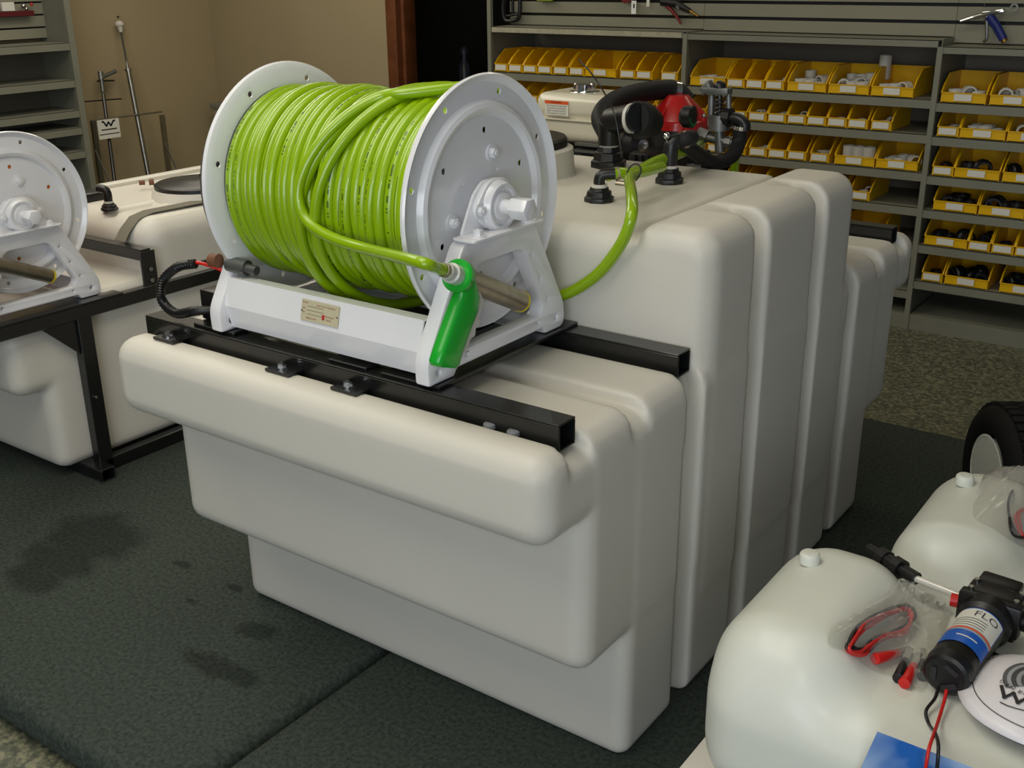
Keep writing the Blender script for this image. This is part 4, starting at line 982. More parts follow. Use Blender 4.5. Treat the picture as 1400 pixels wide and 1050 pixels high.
ring(DR*0.83, 0.0012, 2.3, 4.9, INK, 'printed_ring')
for i, (r_, w_, c_) in enumerate(((0.0, 0.30, (70, 72, 76)), (0.30, 0.05, (150, 152, 156)), (0.35, 0.06, (60, 62, 66)), (0.41, 0.045, (160, 162, 166)), (0.455, 0.05, (86, 88, 92)))):
    ring(DR*r_, DR*w_, 2.35, 3.75, mat('printed_grey_%s' % 'abcde'[i], c_, 0.4), 'printed_cap_picture')
def polar_text(body, size, r, a, m_, flip=True):
    # each letter sits on the ring, tops pointing to the centre
    ct = Vector((dc.x+r*math.cos(a), dc.y+r*math.sin(a), 0)); ux = Vector((math.sin(a), -math.cos(a), 0)); uy = Vector((-math.cos(a), -math.sin(a), 0))
    if not flip: ux, uy = -ux, -uy
    def f(u, v, w):
        p = ct+ux*u*-1+uy*v; return on_disc(p.x, p.y, 0.002+abs(w))
    text('printed_letters', body, size, f, m_, pdm, depth=0.0001)
# letters and zigzag placed where the disc shows them
def pix_text(body, size, px, py, ang):
    c_ = U(px, py, z=0.556)
    ca, sa = math.cos(ang), math.sin(ang)
    text('printed_letters', body, size, lambda u, v, w: on_disc(c_.x+u*ca-v*sa, c_.y+u*sa+v*ca, 0.002+abs(w)), INK, pdm, depth=0.0001)
ax_ = U(1400, 955, z=0.556)-U(1371, 935, z=0.556); angt = math.atan2(-ax_.y, -ax_.x)
pix_text('G', 0.011, 1370, 934, angt+0.35); pix_text('F', 0.011, 1376.5, 939, angt+0.2); pix_text('M', 0.011, 1383.5, 944, angt+0.1); pix_text('R', 0.011, 1393.5, 950, angt); pix_text('E', 0.011, 1401, 953, angt-0.05)
zz = [(1369, 940), (1373, 954), (1385, 951), (1391, 963), (1403, 959), (1410, 971)]
mb = MB()
for a, b_ in zip(zz[:-1], zz[1:]):
    A_, B_ = U(*a, z=0.556), U(*b_, z=0.556); n_ = (B_-A_).normalized(); q_ = Vector((-n_.y, n_.x, 0))*0.0026
    A_ -= n_*0.003; B_ += n_*0.003
    o_ = len(mb.v); mb.v += [tuple(on_disc(p.x, p.y, 0.002)) for p in (A_-q_, A_+q_, B_+q_, B_-q_)]; mb.f.append((o_, o_+1, o_+2, o_+3))
build(mb, 'printed_zigzag', INK, pdm)
ln_ = [(1367, 958), (1377, 964), (1389, 969), (1401, 973), (1414, 977)]; mb = MB()
for a, b_ in zip(ln_[:-1], ln_[1:]):
    A_, B_ = U(*a, z=0.556), U(*b_, z=0.556); n_ = (B_-A_).normalized(); q_ = Vector((-n_.y, n_.x, 0))*0.0009
    o_ = len(mb.v); mb.v += [tuple(on_disc(p.x, p.y, 0.002)) for p in (A_-q_, A_+q_, B_+q_, B_-q_)]; mb.f.append((o_, o_+1, o_+2, o_+3))
build(mb, 'printed_underline', INK, pdm)
# decal on the front shoulder
dcA = [U(1203, 997, y=0.020), U(1440, 1085, y=0.020), U(1440, 1220, y=0.016), U(1150, 1130, y=0.016)]
q0 = Vector((U(1202, 996, y=0.028).x, 0.027, U(1202, 996, y=0.028).z))
m = MB(); ux_ = Vector((1, 0, 0)); 
nx, nz = 12, 8
for i in range(nx+1):
    for j in range(nz+1):
        m.v.append((q0.x+0.40*i/nx-0.035*j/nz, q0.y-0.007-0.0015*j, q0.z-0.16*j/nz))
for i in range(nx):
    for j in range(nz):
        a = i*(nz+1)+j; m.uv[len(m.f)] = [(i/nx*2, 1-j/nz), ((i+1)/nx*2, 1-j/nz), ((i+1)/nx*2, 1-(j+1)/nz), (i/nx*2, 1-(j+1)/nz)]
        m.f.append((a, a+nz+1, a+nz+2, a+1))
tag(build(m, 'sky_decal', SKYD), 'glossy decal of blue sky and green grass on the nearest tank front', 'decal')
# clear bags, lying on the moulded surface
_zz = np.linspace(0.40, 0.62, 221)
def surf(x, y, sh=(0, 0)):
    v = sprayer_body(np.float64(x-sh[0]), np.float64(y-sh[1]), _zz); k = np.nonzero(v < 0)[0]
    return float(_zz[k[-1]]) if len(k) else 0.44
def US(px, py, off, sh=(0, 0)):
    z = 0.52
    for _ in range(7):
        p = U(px, py, z=z); z = 0.5*z+0.5*(surf(p.x, p.y, sh)+off)
    return U(px, py, z=z)
def bag(pts, h, label, seed, sh=(0, 0)):
    random.seed(seed); from mathutils import noise
    ctr = Vector((sum(p.x for p in pts)/len(pts), sum(p.y for p in pts)/len(pts), 0))
    out = spline([Vector((p.x, p.y, 0)) for p in pts], 8, closed=True); na = len(out); m = MB(); rings = 12
    zs0 = surf(ctr.x, ctr.y, sh)
    for top in (1, 0):
        m.v.append((ctr.x, ctr.y, zs0+(h if top else 0.002)))
        for i in range(1, rings+1):
            f = i/rings
            for k in range(na):
                p = ctr.lerp(out[k], f); hh = h*(1-f**2.6)
                nz = noise.noise(Vector((p.x*38+seed, p.y*38, 3)))*0.014+noise.noise(Vector((p.x*95, p.y*95+seed, 1)))*0.006
                z = surf(p.x, p.y, sh)+(hh+abs(nz)*(1.0-0.3*f)+0.003 if top else 0.002)
                m.v.append((p.x, p.y, z))
        o = 0 if top else 1+rings*na
        for k in range(na):
            m.f.append((o, o+1+k, o+1+(k+1) % na))
            for i in range(rings-1):
                m.f.append((o+1+i*na+k, o+1+(i+1)*na+k, o+1+(i+1)*na+(k+1) % na, o+1+i*na+(k+1) % na))
    return tag(build(m, 'plastic_bag', BAG, smooth=25), label, 'plastic bag')
SH2 = (0.14, 0.475)
bag([US(*p, 0.003) for p in ((1131, 880), (1150, 848), (1215, 812), (1260, 800), (1318, 802), (1300, 840), (1282, 890), (1262, 945), (1225, 925), (1170, 900))], 0.024, 'clear crinkled plastic bag holding red and black battery leads', 5)
bag([US(*p, 0.003, SH2) for p in ((1330, 692), (1365, 662), (1400, 640), (1450, 660), (1450, 740), (1400, 748), (1362, 725))], 0.030, 'clear crinkled plastic bag on the second small tank, cut by the right edge', 9, SH2)
def wires(px_pts, m, label, r=0.0030, z0=0.006, n=4, jit=5, sh=(0, 0)):
    b = MB()
    for i in range(n):
        pts = [US(x+random.uniform(-jit, jit), y+random.uniform(-jit, jit)*0.7, z0+0.003*i+random.uniform(0, 0.002), sh) for x, y in px_pts]
        b.tube(spline(pts, 6, closed=True), r, 6, closed=True)
    return tag(build(b, 'wire_coil', m, smooth=60), label, 'wire')
random.seed(3)
wp = [(1160, 888), (1172, 868), (1190, 852), (1215, 838), (1240, 833), (1248, 845), (1238, 862), (1215, 868), (1195, 880), (1178, 893)]
wires(wp, REDP, 'coiled red battery lead inside the clear bag', n=5, z0=0.008, jit=4)
wires([(x+2, y-4) for x, y in wp], BPL, 'coiled black battery lead inside the clear bag', n=4, z0=0.0085, jit=5)
def clip(a, b_, m, label):
    a = US(*a, 0.011); b_ = US(*b_, 0.011); t = thing('battery_clip', a.lerp(b_, 0.5)-Vector((0, 0, 0.01)), label, 'battery clip')
    build(MB().cyl(a, b_, 0.007, 0.0095, n=12), 'boot', m, t, bevel=0.001)
    d_ = (a-b_).normalized(); build(MB().obox(a+d_*0.014+Vector((0, 0, 0.004)), d_*0.018, Vector((-d_.y, d_.x, 0))*0.005, (0, 0, 0.0012)).obox(a+d_*0.014-Vector((0, 0, 0.004)), d_*0.018, Vector((-d_.y, d_.x, 0))*0.005, (0, 0, 0.0012)), 'jaw', ZINC, t)
clip((1228, 893), (1196, 901), REDP, 'red battery clip lying beside the wire coil in the clear bag')
clip((1250, 910), (1236, 935), REDP, 'red battery clip pointing down at the bottom of the clear bag')
clip((1238, 903), (1228, 928), BPL, 'black battery clip in the clear bag between the two red clips')
clip((1262, 905), (1262, 925), BPL, 'black battery clip in the clear bag next to the pump motor')
m = MB().cyl(US(1206, 864, 0.018), US(1214, 868, 0.018), 0.003, n=8)
tag(build(m, 'wire_tie', mat('gold_tie', (200, 180, 60), 0.3, metal=0.8)), 'short gold twist tie around the wire coil in the bag', 'tie')
wires([(1376, 700), (1385, 672), (1405, 662), (1430, 690), (1420, 730), (1390, 730)], BPL, 'coiled black lead inside the bag on the second small tank', n=2, r=0.0025, sh=SH2)
wires([(1393, 715), (1396, 702), (1412, 695), (1430, 712), (1420, 733), (1400, 735)], REDP, 'coiled red lead inside the bag on the second small tank', n=2, r=0.0025, sh=SH2)

# ==================================================================== PARTS SHELVING AT THE BACK
SY = 3.85; SD = 0.46
BAYS = [('left', -1.835, -0.60, (1.21, 0.955, 0.79, 0.62, 0.46, 0.26, 0.05)),
        ('middle', -0.60, 0.655, (1.205, 0.940, 0.785, 0.612, 0.450, 0.25, 0.05)),
        ('right', 0.655, 1.91, (1.180, 0.930, 0.780, 0.603, 0.446, 0.279, 0.105))]
SHZ = {}
for nm, x0, x1, zs in BAYS:
    t = thing('shelf_unit', ((x0+x1)/2, SY+SD/2, FZ), {'left': 'grey steel shelf unit nearest the dark doorway, left bay of the parts wall', 'middle': 'grey steel shelf unit in the middle bay, behind the big tank and pump', 'right': 'grey steel shelf unit at the right edge holding dark fittings in bins'}[nm], 'shelf')
    xa, xb = x0+0.012, x1-0.012
    build(MB().box(x0-0.012, x0+0.012, SY-0.004, SY+0.02, FZ, 1.9 if nm == 'left' else zs[0]+0.028).box(x0-0.002, x0+0.002, SY+0.02, SY+SD, FZ, 1.24), 'upright', GREYS, t)
    if nm == 'right': build(MB().box(x1-0.012, x1+0.012, SY-0.004, SY+0.02, FZ, 1.2).box(x1-0.002, x1+0.002, SY+0.02, SY+SD, FZ, 1.24), 'upright', GREYS, t)
    build(MB().box(x0, x1, SY+SD-0.006, SY+SD, FZ, 1.25), 'back_panel', mat('shelf_back_%s' % nm, (120, 112, 98), 0.7), t)
    SHZ[nm] = []
    for i, z in enumerate(zs):
        h = 0.030 if i == 0 else (0.040 if i else 0.03)
        dep = SY+(0.0 if i else -0.0)
        build(MB().box(xa, xb, dep, dep+0.002, z, z+h).box(xa, xb, dep, SY+SD-0.008, z+h-0.003, z+h), 'shelf', GREYS, t)
        SHZ[nm].append(z+h)
    build(MB().box(xa, xb, SY+0.01, SY+SD-0.01, FZ, FZ+0.075).box(xa, xb, SY+0.002, SY+0.012, FZ+0.0, FZ+0.075), 'kick_base', GREYS, t)
    # slatwall boards above the top shelf, with dark grooves between
    yb_ = SY+0.20
    z = zs[0]+0.035; k = 0
    e1_, e2_ = U(1180, 28, y=yb_).z, U(1180, 5, y=yb_).z; edges = [zs[0]+0.028, e1_, e2_, 2*e2_-e1_, 3*e2_-2*e1_, 4*e2_-3*e1_]
    for a, c_ in zip(edges[:-1], edges[1:]):
        build(MB().box(x0+0.001, x1-0.001, yb_, yb_+0.018, a+0.008, c_-0.008), 'slat', GREYW, t)
    build(MB().box(x0+0.001, x1-0.001, yb_+0.018, yb_+0.03, zs[0]+0.032, edges[-1]), 'slat_backer', BLK, t)
# top of the shelving's glossy price rail on the left bay
def make_bin(w, label):
    """open hopper-front bin, front lower left corner at the origin"""
    D = 0.29; H = 0.118; F = 0.045; k = 0.003
    t = thing('parts_bin', (0, 0, 0), label, 'bin')
    m = MB()
    side = [(0.0, 0.0), (0.004, F), (0.035, F+0.03), (0.105, H), (D, H), (D, 0.0)]
    for x in (0.0, w-k): m.prism([(x, y, z) for y, z in side], (k, 0, 0))
    m.box(k, w-k, 0, D, 0, k).box(k, w-k, D-k, D, 0, H).box(k, w-k, 0.0, k, 0, F).box(0, w, -0.004, k, F-0.004, F)
    # lips down the hopper front
    for x in (-0.003, w-0.001): m.prism([(x, 0.001, F-0.004), (x, 0.004, F+0.002), (x, 0.036, F+0.032), (x, 0.106, H+0.002), (x, D, H+0.002), (x, D, H-0.008), (x, 0.104, H-0.008), (x, 0.040, F+0.024)], (0.004, 0, 0))
    build(m, 'body', BIN, t, smooth=0)
    lw = min(0.075, w*0.8); l0 = 0.008 if w < 0.15 else w*0.30
    build(MB().box(l0, l0+lw, -0.0055, -0.0042, 0.010, F-0.006), 'card_label', PAPER, t)
    return t
small = make_bin(0.094, 'x'); big = make_bin(0.192, 'x')
ROWS = [('left', 0, 'top row of left bay', [(-1.810, 's'), (-1.710, 's'), (-1.610, 's'), (-1.510, 's'), (-1.405, 's'), (-1.300, 's'), (-1.200, 'b'), (-0.982, 's'), (-0.882, 's'), (-0.735, 's')]),
        ('left', 1, 'second row of left bay', [(-1.810, 's'), (-1.705, 's'), (-1.600, 's'), (-1.495, 's'), (-1.390, 's'), (-1.285, 's'), (-1.180, 's'), (-1.075, 's'), (-0.970, 's'), (-0.865, 's'), (-0.760, 's')]),
        ('middle', 0, 'top row of middle bay', [(-0.567, 'b'), (-0.363, 's'), (-0.260, 's'), (-0.158, 's'), (-0.045, 'b'), (0.160, 'b'), (0.364, 'b')]),
        ('middle', 1, 'second row of middle bay', [(-0.565, 's'), (-0.455, 's'), (-0.340, 's'), (-0.235, 's'), (-0.133, 's'), (-0.031, 's'), (0.069, 's'), (0.170, 's'), (0.270, 's'), (0.381, 's')]),
        ('middle', 2, 'third row of middle bay', [(-0.565, 's'), (-0.450, 's'), (-0.335, 's'), (-0.220, 's'), (-0.117, 's'), (-0.015, 's'), (0.100, 's'), (0.222, 'b'), (0.423, 'b')]),
        ('middle', 3, 'fourth row of middle bay', [(-0.340, 's'), (-0.225, 's'), (-0.123, 's'), (-0.020, 's'), (0.090, 's'), (0.192, 's'), (0.315, 's')]),
        ('middle', 4, 'fifth row of middle bay', [(0.295, 'b')]),
        ('right', 0, 'top row of right bay', [(0.680, 'b'), (0.888, 'b'), (1.100, 'b')]),
        ('right', 1, 'second row of right bay', [(0.683, 's'), (0.782, 'b'), (0.982, 'b')]),
        ('right', 2, 'third row of right bay', [(0.683, 's'), (0.782, 'b'), (0.988, 'b')]),
        ('right', 3, 'fourth row of right bay', [(0.708, 'b'), (0.909, 'b')]),
        ('right', 4, 'fifth row of right bay', [(0.688, 'b'), (0.886, 's'), (0.988, 's'), (1.088, 's')]),
        ('right', 5, 'lowest row of right bay', [(0.698, 's'), (0.803, 'b'), (1.047, 'b')])]
ORD = ['first', 'second', 'third', 'fourth', 'fifth', 'sixth', 'seventh', 'eighth', 'ninth', 'tenth', 'eleventh', 'twelfth']
white_content = {('left', 0): {9: 3}, ('middle', 0): {0: 4, 3: 3, 4: 7, 5: 9, 6: 3}, ('middle', 1): {3: 1, 4: 2, 5: 2, 7: 1, 8: 1, 9: 3}, ('middle', 2): {3: 3, 6: 3, 7: -3, 8: 5},
                 ('middle', 3): {5: 6, 4: 2, 6: 2, 2: 1}, ('middle', 4): {0: 2}, ('right', 0): {0: 6, 1: 5}, ('right', 1): {0: 2, 1: 5, 2: 3}}
dark_content = {('right', 2): {1: 2, 2: 3, 0: 1}, ('right', 3): {0: 5, 1: 4}, ('right', 4): {0: 4, 1: 3, 2: 1}, ('right', 5): {0: 1, 1: 6, 2: 4}}
random.seed(11)
proto = {}
proto['white'] = build(MB().lathe((0, 0, 0), (0, 0, 1), [(0, 0.021), (0.0, 0.026), (0.042, 0.026), (0.042, 0.020), (0.004, 0.020)], 14, closed=True), 'pipe_fitting', FIT, origin=(0, 0, 0), smooth=30)
proto['dark'] = build(MB().lathe((0, 0, 0), (0, 0, 1), [(0, 0.024), (0.0, 0.030), (0.012, 0.036), (0.03, 0.036), (0.036, 0.030), (0.050, 0.030), (0.050, 0.023), (0.004, 0.023)], 14, closed=True), 'pipe_fitting', BPL, origin=(0, 0, 0), smooth=30)
used = {'s': 0, 'b': 0, 'white': 0, 'dark': 0}
for bay, r, desc, L_ in ROWS:
    z = SHZ[bay][r+1]
    for i, it in enumerate(L_):
        k = it[1]; src = small if k == 's' else big
        full = (bay, r) in white_content and i in white_content[(bay, r)]; fulld = (bay, r) in dark_content and i in dark_content[(bay, r)]
        cont = 'with white fittings' if full else ('with black fittings' if fulld else 'looking empty')
        lab_ = '%s yellow bin %s, %s in %s' % ('narrow' if k == 's' else 'wide', cont, ORD[i], desc)
        pos = Vector((it[0], SY+0.012, z+0.001))
        if used[k] == 0: o = src; o.location = pos; ORG[o.name] = pos; o['label'] = lab_
        else: o = dup(src, pos-src.location, lab_)
        used[k] += 1
        o['group'] = 'yellow parts bins on the back shelves'
        n_ = white_content.get((bay, r), {}).get(i, 0) if full else (dark_content.get((bay, r), {}).get(i, 0) if fulld else 0)
        w = 0.094 if k == 's' else 0.192
        kind = 'white' if full else 'dark'
        for j in range(abs(n_)):
            src2 = proto[kind]
            if used[kind] == 0: f = src2
            else: f = src2.copy(); COL.objects.link(f)
            used[kind] += 1
            cols = 1 if k == 's' else 3
            fx = (it[0]+0.022+(w-0.044)*(((j % cols)+0.5)/cols)) if cols > 1 else it[0]+w/2
            fy = SY+0.065+0.06*(j//cols); fz = z+0.006
            if n_ < 0: f.scale = (1.15, 1.15, 1.9); f.location = (fx, SY+0.075, fz)
            else:
                sc_ = (0.85 if k == 's' else random.choice((0.95, 1.1, 1.2)))
                f.scale = (sc_,)*3
                tilt = random.choice(((0, 0), (PI/2, random.uniform(-1, 1)), (0, 0)))
                f.rotation_euler = (tilt[0], 0, tilt[1]); f.location = (fx, fy+(0.02 if tilt[0] else 0), fz+(0.030*sc_ if tilt[0] else 0)+(0.034 if (k == 'b' and j >= 6) else 0))
            tag(f, '%s %s fitting from front left, in %s bin of %s' % (ORD[j], 'white' if kind == 'white' else 'black', ORD[i], desc), 'pipe fitting', '%s fittings in the yellow bins' % kind)
# pale socket standing behind the wide bins on the top middle shelf
f = proto['white'].copy(); COL.objects.link(f); f.scale = (1.1, 1.1, 2.6); f.location = (0.352, SY+0.215, SHZ['middle'][1]+0.125-0.03); tag(f, 'tall white pipe socket standing up between the wide bins on top middle shelf', 'pipe fitting')
f.location.z = SHZ['middle'][1]+0.06
# ---- things hanging on the slatwall
YW = SY+0.20
def W_(px, py, d=0.01): return U(px, py, y=YW-d)
g = thing('blow_gun', W_(1345, 30), 'blue handled air gun with chrome nozzle hanging above the right shelf', 'air gun')
build(MB().cyl(W_(1331, 24, 0.03), W_(1345, 20, 0.03), 0.011, n=12).cyl(W_(1313, 29, 0.03), W_(1333, 23, 0.03), 0.006, 0.010, n=10), 'barrel', CHR, g)
build(MB().obox(W_(1358, 17, 0.03), (0.045, 0, 0.008), (0, 0.012, 0), (-0.002, 0, 0.010)), 'gun_body', CHR, g, bevel=0.003)
build(MB().tube([W_(1352, 22, 0.03), W_(1362, 35, 0.03), W_(1370, 50, 0.03), W_(1372, 54, 0.03)], [0.020, 0.019, 0.018, 0.018], 10), 'handle', BLUE, g)
build(MB().cyl(W_(1371, 52, 0.03), W_(1374, 57, 0.03), 0.014, n=12), 'hose_port', BRASS, g)
build(MB().tube([W_(1349, 18, 0.03), W_(1349, 40, 0.035), W_(1349, 53, 0.03), W_(1345, 57, 0.02)], 0.007, 8), 'trigger_lever', ZINC, g)
build(MB().cyl(W_(1346, 5, 0.0), W_(1346, 8, 0.06), 0.003, n=6), 'hook', BLK, g)
rg_ = MB().lathe(W_(1387, 10, 0.025), (0, -1, 0), [(0, 0.009), (0, 0.017), (0.008, 0.017), (0.008, 0.009)], 20, closed=True)
tag(build(rg_, 'ring_fitting', ZINC), 'small silver ring hanging right of the blue air gun', 'ring')
pl_ = thing('pliers', W_(925, 20), 'red handled crimping pliers hanging on the slatwall', 'pliers')
build(MB().tube([W_(908, 4, 0.03), W_(918, 14, 0.03), W_(926, 24, 0.03), W_(931, 33, 0.03)], [0.013, 0.010, 0.008, 0.006], 8), 'red_handle', mat('dark_red_grip', (120, 24, 24), 0.5), pl_)
build(MB().tube([W_(905, 2, 0.03), W_(925, 5, 0.03), W_(943, 15, 0.03)], [0.024, 0.020, 0.012], 8), 'black_body', BPL, pl_)
build(MB().cyl(W_(943, 15, 0.03), W_(954, 22, 0.03), 0.008, 0.005, n=8), 'brass_tip', BRASS, pl_)
build(MB().cyl(W_(925, 8, 0.045), W_(928, 12, 0.045), 0.006, n=8), 'pivot', CHR, pl_)
tg = thing('price_tag', W_(870, 12), 'bright white hang tag under the red packet on the slatwall', 'tag')
build(MB().box(W_(866.5, 0).x, W_(873, 0).x, YW-0.034, YW-0.032, W_(870, 19, 0.03).z, W_(870, 1, 0.03).z), 'card', mat('bright_white_card', (245, 245, 245), 0.4), tg)
build(MB().box(W_(869, 0).x, W_(871, 0).x, YW-0.035, YW-0.034, W_(870, 11, 0.03).z, W_(870, 5, 0.03).z), 'slot', INK, tg)
tag(build(MB().box(W_(887, 0).x, W_(891, 0).x, YW-0.034, YW-0.032, W_(889, 9, 0.03).z, W_(889, -3, 0.03).z), 'price_tag', PAPER), 'small grey hang tag between the white tag and pliers', 'tag')
tag(build(MB().prism([W_(846, -4, 0.03), W_(864, -4, 0.03), W_(864, 1, 0.03), W_(853, 5, 0.03)], (0, 0.01, 0)), 'packet', mat('dark_red_packet', (110, 20, 30), 0.5)), 'corner of a dark red packet hanging beside the white tag', 'packet')
cl = thing('cable_clamp', W_(698, 15), 'black clamp with open oblong jaw hanging left on the slatwall', 'clamp')
build(MB().tube(spline([W_(690, -6, 0.03), W_(688, 12, 0.03), W_(691, 27, 0.03), W_(702, 28, 0.03), W_(710, 22, 0.03), W_(711, -6, 0.03)], 5), 0.012, 8).tube([W_(701, -6, 0.03), W_(701, 20, 0.03)], 0.009, 8).tube([W_(693, 22, 0.03), W_(709, 19, 0.03)], 0.007, 8), 'jaw', BPL, cl)
tag(build(MB().box(W_(738, 0).x, W_(758, 0).x, YW-0.04, YW-0.02, W_(745, 1, 0.03).z, W_(745, -6, 0.03).z), 'packet', mat('lime_packet', (150, 170, 40), 0.5)), 'yellow green packet peeking in at the top edge of the slatwall', 'packet')
# label rail on the top shelf lip, left bay (shiny clear strip)
m = MB().box(-1.815, -0.62, SY-0.004, SY-0.001, SHZ['left'][0]-0.028, SHZ['left'][0]-0.002)
tag(build(m, 'price_rail', mat('clear_price_rail', (176, 172, 150), 0.15, spec=0.8, noise=30, amt=0.12)), 'shiny clear price strip along the top shelf edge by the doorway', 'price rail')

# ==================================================================== LEFT WALL SHELF AND LEANING THINGS
LXF = WX+0.36
ls = thing('wall_shelf', (WX+0.18, 2.0, FZ), 'dim grey steel shelf unit against the left wall with bare shelves', 'shelf')
ye = U(96, 40, x=LXF).y
build(MB().box(WX+0.003, LXF, ye-0.004, ye+0.02, FZ, 2.2).box(LXF-0.03, LXF+0.002, ye-0.02, ye+0.022, FZ, 2.2), 'end_panel', GREYS, ls)
build(MB().box(WX+0.003, LXF, 0.6, 0.62, FZ, 2.2), 'end_panel', GREYS, ls)
build(MB().box(WX+0.003, WX+0.012, 0.62, ye-0.006, FZ, 1.06), 'back_panel', mat('left_shelf_back', (104, 100, 86), 0.7), ls)
for py in (62, 122, 164, 188, 221):
    zc_ = U(95 if py > 100 else 85, py-(3 if py < 70 else 12), x=LXF).z
    build(MB().box(WX+0.013, LXF, 0.62, ye-0.006, zc_-0.003, zc_).box(LXF-0.002, LXF, 0.62, ye-0.022, zc_-0.045, zc_), 'shelf', GREYS, ls)
z0s = U(85, 56, x=LXF).z+0.005
zs_ = [z0s, U(78, 36, x=WX+0.1).z, U(78, 19, x=WX+0.1).z, U(78, 2, x=WX+0.1).z, U(78, -16, x=WX+0.1).z]
for a, c_ in zip(zs_[:-1], zs_[1:]): build(MB().box(WX+0.09, WX+0.105, 0.62, ye-0.006, a+0.006, c_-0.006), 'slat', GREYW, ls)
build(MB().box(WX+0.07, WX+0.09, 0.62, ye-0.006, z0s, zs_[-1]), 'slat_backer', BLK, ls)
def WL(px, py, d=0.14): return U(px, py, x=WX+d)
pk = thing('blister_pack', WL(25, 12), 'dark red blister pack row with shiny wrap hanging at top left', 'packet')
build(MB().box(WX+0.12, WX+0.16, WL(-30, 10).y, WL(43, 10).y, WL(25, 22).z, WL(25, 15).z), 'red_tray', mat('dark_red_tray', (92, 24, 28), 0.5), pk)
build(MB().box(WX+0.12, WX+0.14, WL(3, 10).y, WL(20, 10).y, WL(12, 15).z, WL(12, 3).z), 'card', PAPER, pk)
build(MB().ball(WL(32, 8), 0.016, 12, 8).ball(WL(36, 12), 0.012, 12, 8), 'chrome_bead', CHR, pk)
build(MB().ball(WL(43, 6), 0.010, 12, 8), 'red_bead', REDP, pk)
def lean(pts, lab, cat, name): return thing(name, pts[-1], lab, cat)
LXW = 0.22
def V_(px, py, d=LXW): return U(px, py, x=WX+d)
t0_, t1_ = V_(163, 32, 0.05), V_(204, 245, 0.25); dn = (t1_-t0_); kk = (FZ-t0_.z)/dn.z
lp = lean([t0_, t0_+dn*kk], 'tall grey metal pole with a pale knob leaning on the left wall', 'pole', 'leaning_pole')
f_ = lambda s: t0_+dn*s
build(MB().cyl(f_(0.30), t0_+dn*kk, 0.018, n=16), 'tube', ZINC, lp)
build(MB().cyl(f_(0.05), f_(0.24), 0.006, n=10), 'rod', BLK, lp)
build(MB().cyl(f_(0.24), f_(0.30), 0.009, n=12).cyl(f_(0.285), f_(0.30), 0.024, n=12), 'collar', ZINC, lp)
build(MB().ball(f_(0.005), 0.030, 16, 10, (1, 1, 0.8)).cyl(f_(0.02), f_(0.055), 0.020, 0.010, n=12), 'knob', PE, lp)
build(MB().ball(f_(-0.04), 0.008, 8, 6), 'tip', BLK, lp)
a0, a1 = V_(139, 112, 0.08), V_(157, 250, 0.24); dn2 = a1-a0; k2 = (FZ-a0.z)/dn2.z; h_ = lambda s: a0+dn2*s
sp_ = thing('soil_probe', a0+dn2*k2, 'black handled wand with trigger grip standing by the left wall sign', 'wand')
build(MB().cyl(h_(0.12), a0+dn2*k2, 0.012, n=10), 'rod', BLK, sp_)
build(MB().cyl(h_(-0.04), h_(0.10), 0.014, n=12).cyl(h_(-0.10), h_(-0.02), 0.018, n=10), 'grip_body', ALU, sp_)
build(MB().cyl(V_(139, 106, 0.08), V_(158, 97, 0.08), 0.012, 0.014, n=10), 'handle', ALU, sp_)
build(MB().cyl(V_(133, 111, 0.08), V_(156, 110, 0.08), 0.006, n=8), 'trigger', BLK, sp_)
build(MB().cyl(V_(116, 139, 0.10), V_(166, 135, 0.10), 0.005, n=8), 'crossbar', BLK, sp_)
build(MB().cyl(h_(0.145), h_(0.18), 0.011, n=8), 'clamp', CHR, sp_)
sf = thing('sign_frame', V_(180, 260, 0.2), 'thin grey wire stand with a small black and white sign by left wall', 'sign stand')
def down(p): return Vector((p.x, p.y, FZ))
A1, A2 = V_(126, 165, 0.2), V_(222, 157, 0.2)
build(MB().box(A1.x-0.012, A1.x+0.012, A1.y-0.012, A1.y+0.02, FZ, A1.z), 'post', ZINC, sf); build(MB().box(A2.x-0.012, A2.x+0.012, A2.y-0.02, A2.y+0.012, FZ, A2.z), 'post', ZINC, sf)
build(MB().cyl(A1, Vector((A1.x, A2.y, A1.z)), 0.006, n=8), 'top_rail', ZINC, sf)
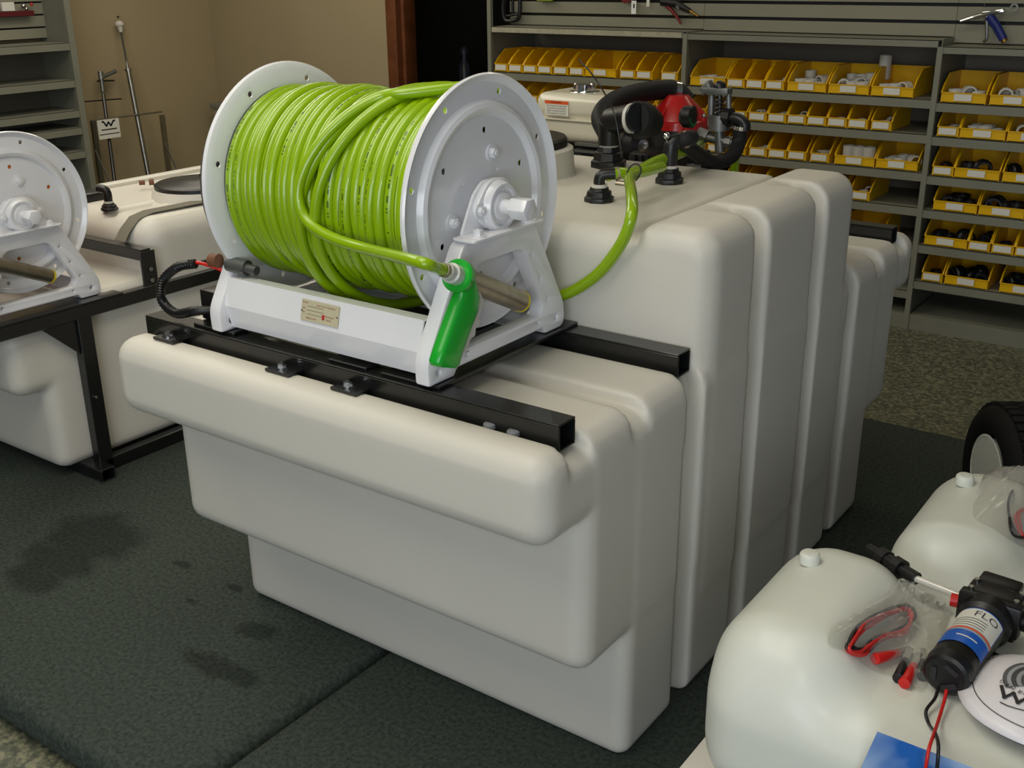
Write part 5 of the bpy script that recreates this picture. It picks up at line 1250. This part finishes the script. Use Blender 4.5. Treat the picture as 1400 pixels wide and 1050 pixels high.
build(MB().cyl(V_(130, 205), Vector((A1.x+0.15, A1.y+0.08, FZ)), 0.005, n=8), 'brace', ZINC, sf); build(MB().cyl(V_(225, 195), Vector((A2.x+0.15, A2.y+0.08, FZ)), 0.005, n=8), 'brace', ZINC, sf)
s0, s1 = V_(133, 165), V_(166, 187)
sn = build(MB().box(A1.x+0.012, A1.x+0.016, s0.y, s1.y, s1.z, s0.z), 'sign_panel', PAPER, sf)
sw, shh = s1.y-s0.y, s0.z-s1.z
SPm = lambda u, v, w: Vector((A1.x+0.0165+abs(w), (s0.y+s1.y)/2+u, (s0.z+s1.z)/2+v))
mb = MB(); zg = [(-0.30, 0.40), (-0.22, 0.40), (-0.10, 0.15), (0.0, 0.36), (0.10, 0.15), (0.24, 0.40), (0.32, 0.40)]
for (a, b_), (c_, d_) in zip(zg[:-1], zg[1:]):
    p_, q_ = SPm(a*sw, b_*shh, 0), SPm(c_*sw, d_*shh, 0); mb.obox((p_+q_)/2, (0.0006, 0, 0), (q_-p_)/2*1.08, (q_-p_).cross(Vector((1, 0, 0))).normalized()*0.006)
mb.obox(SPm(0, -0.02*shh, 0), (0.0005, 0, 0), (0, sw*0.36, 0), (0, 0, 0.004)).obox(SPm(0, -0.26*shh, 0), (0.0005, 0, 0), (0, sw*0.46, 0), (0, 0, 0.003))
build(mb, 'zigzag_emblem', INK, sn)
# small wall box with a grey lid, right of the corner
c0_ = U(287, 143, y=BY-0.16); c1_ = U(322, 143, y=BY-0.16)
wb = thing('wall_box', (c0_.x+0.15, BY-0.08, c0_.z-0.35), 'grey wall mounted box with dark opening beside the room corner', 'wall box')
build(MB().box(c0_.x+0.02, c0_.x+0.32, BY-0.15, BY-0.002, c0_.z-0.42, c0_.z-0.03), 'box_body', mat('beige_grey_box', (176, 168, 146), 0.6), wb, bevel=0.006)
build(MB().box(c0_.x, c0_.x+0.34, BY-0.165, BY-0.002, c0_.z-0.03, c0_.z+0.01), 'box_lid', GREYS, wb, bevel=0.006)
build(MB().box(c0_.x+0.09, c0_.x+0.19, BY-0.153, BY-0.150, c0_.z-0.14, c0_.z-0.06), 'dark_opening', BLK, wb)
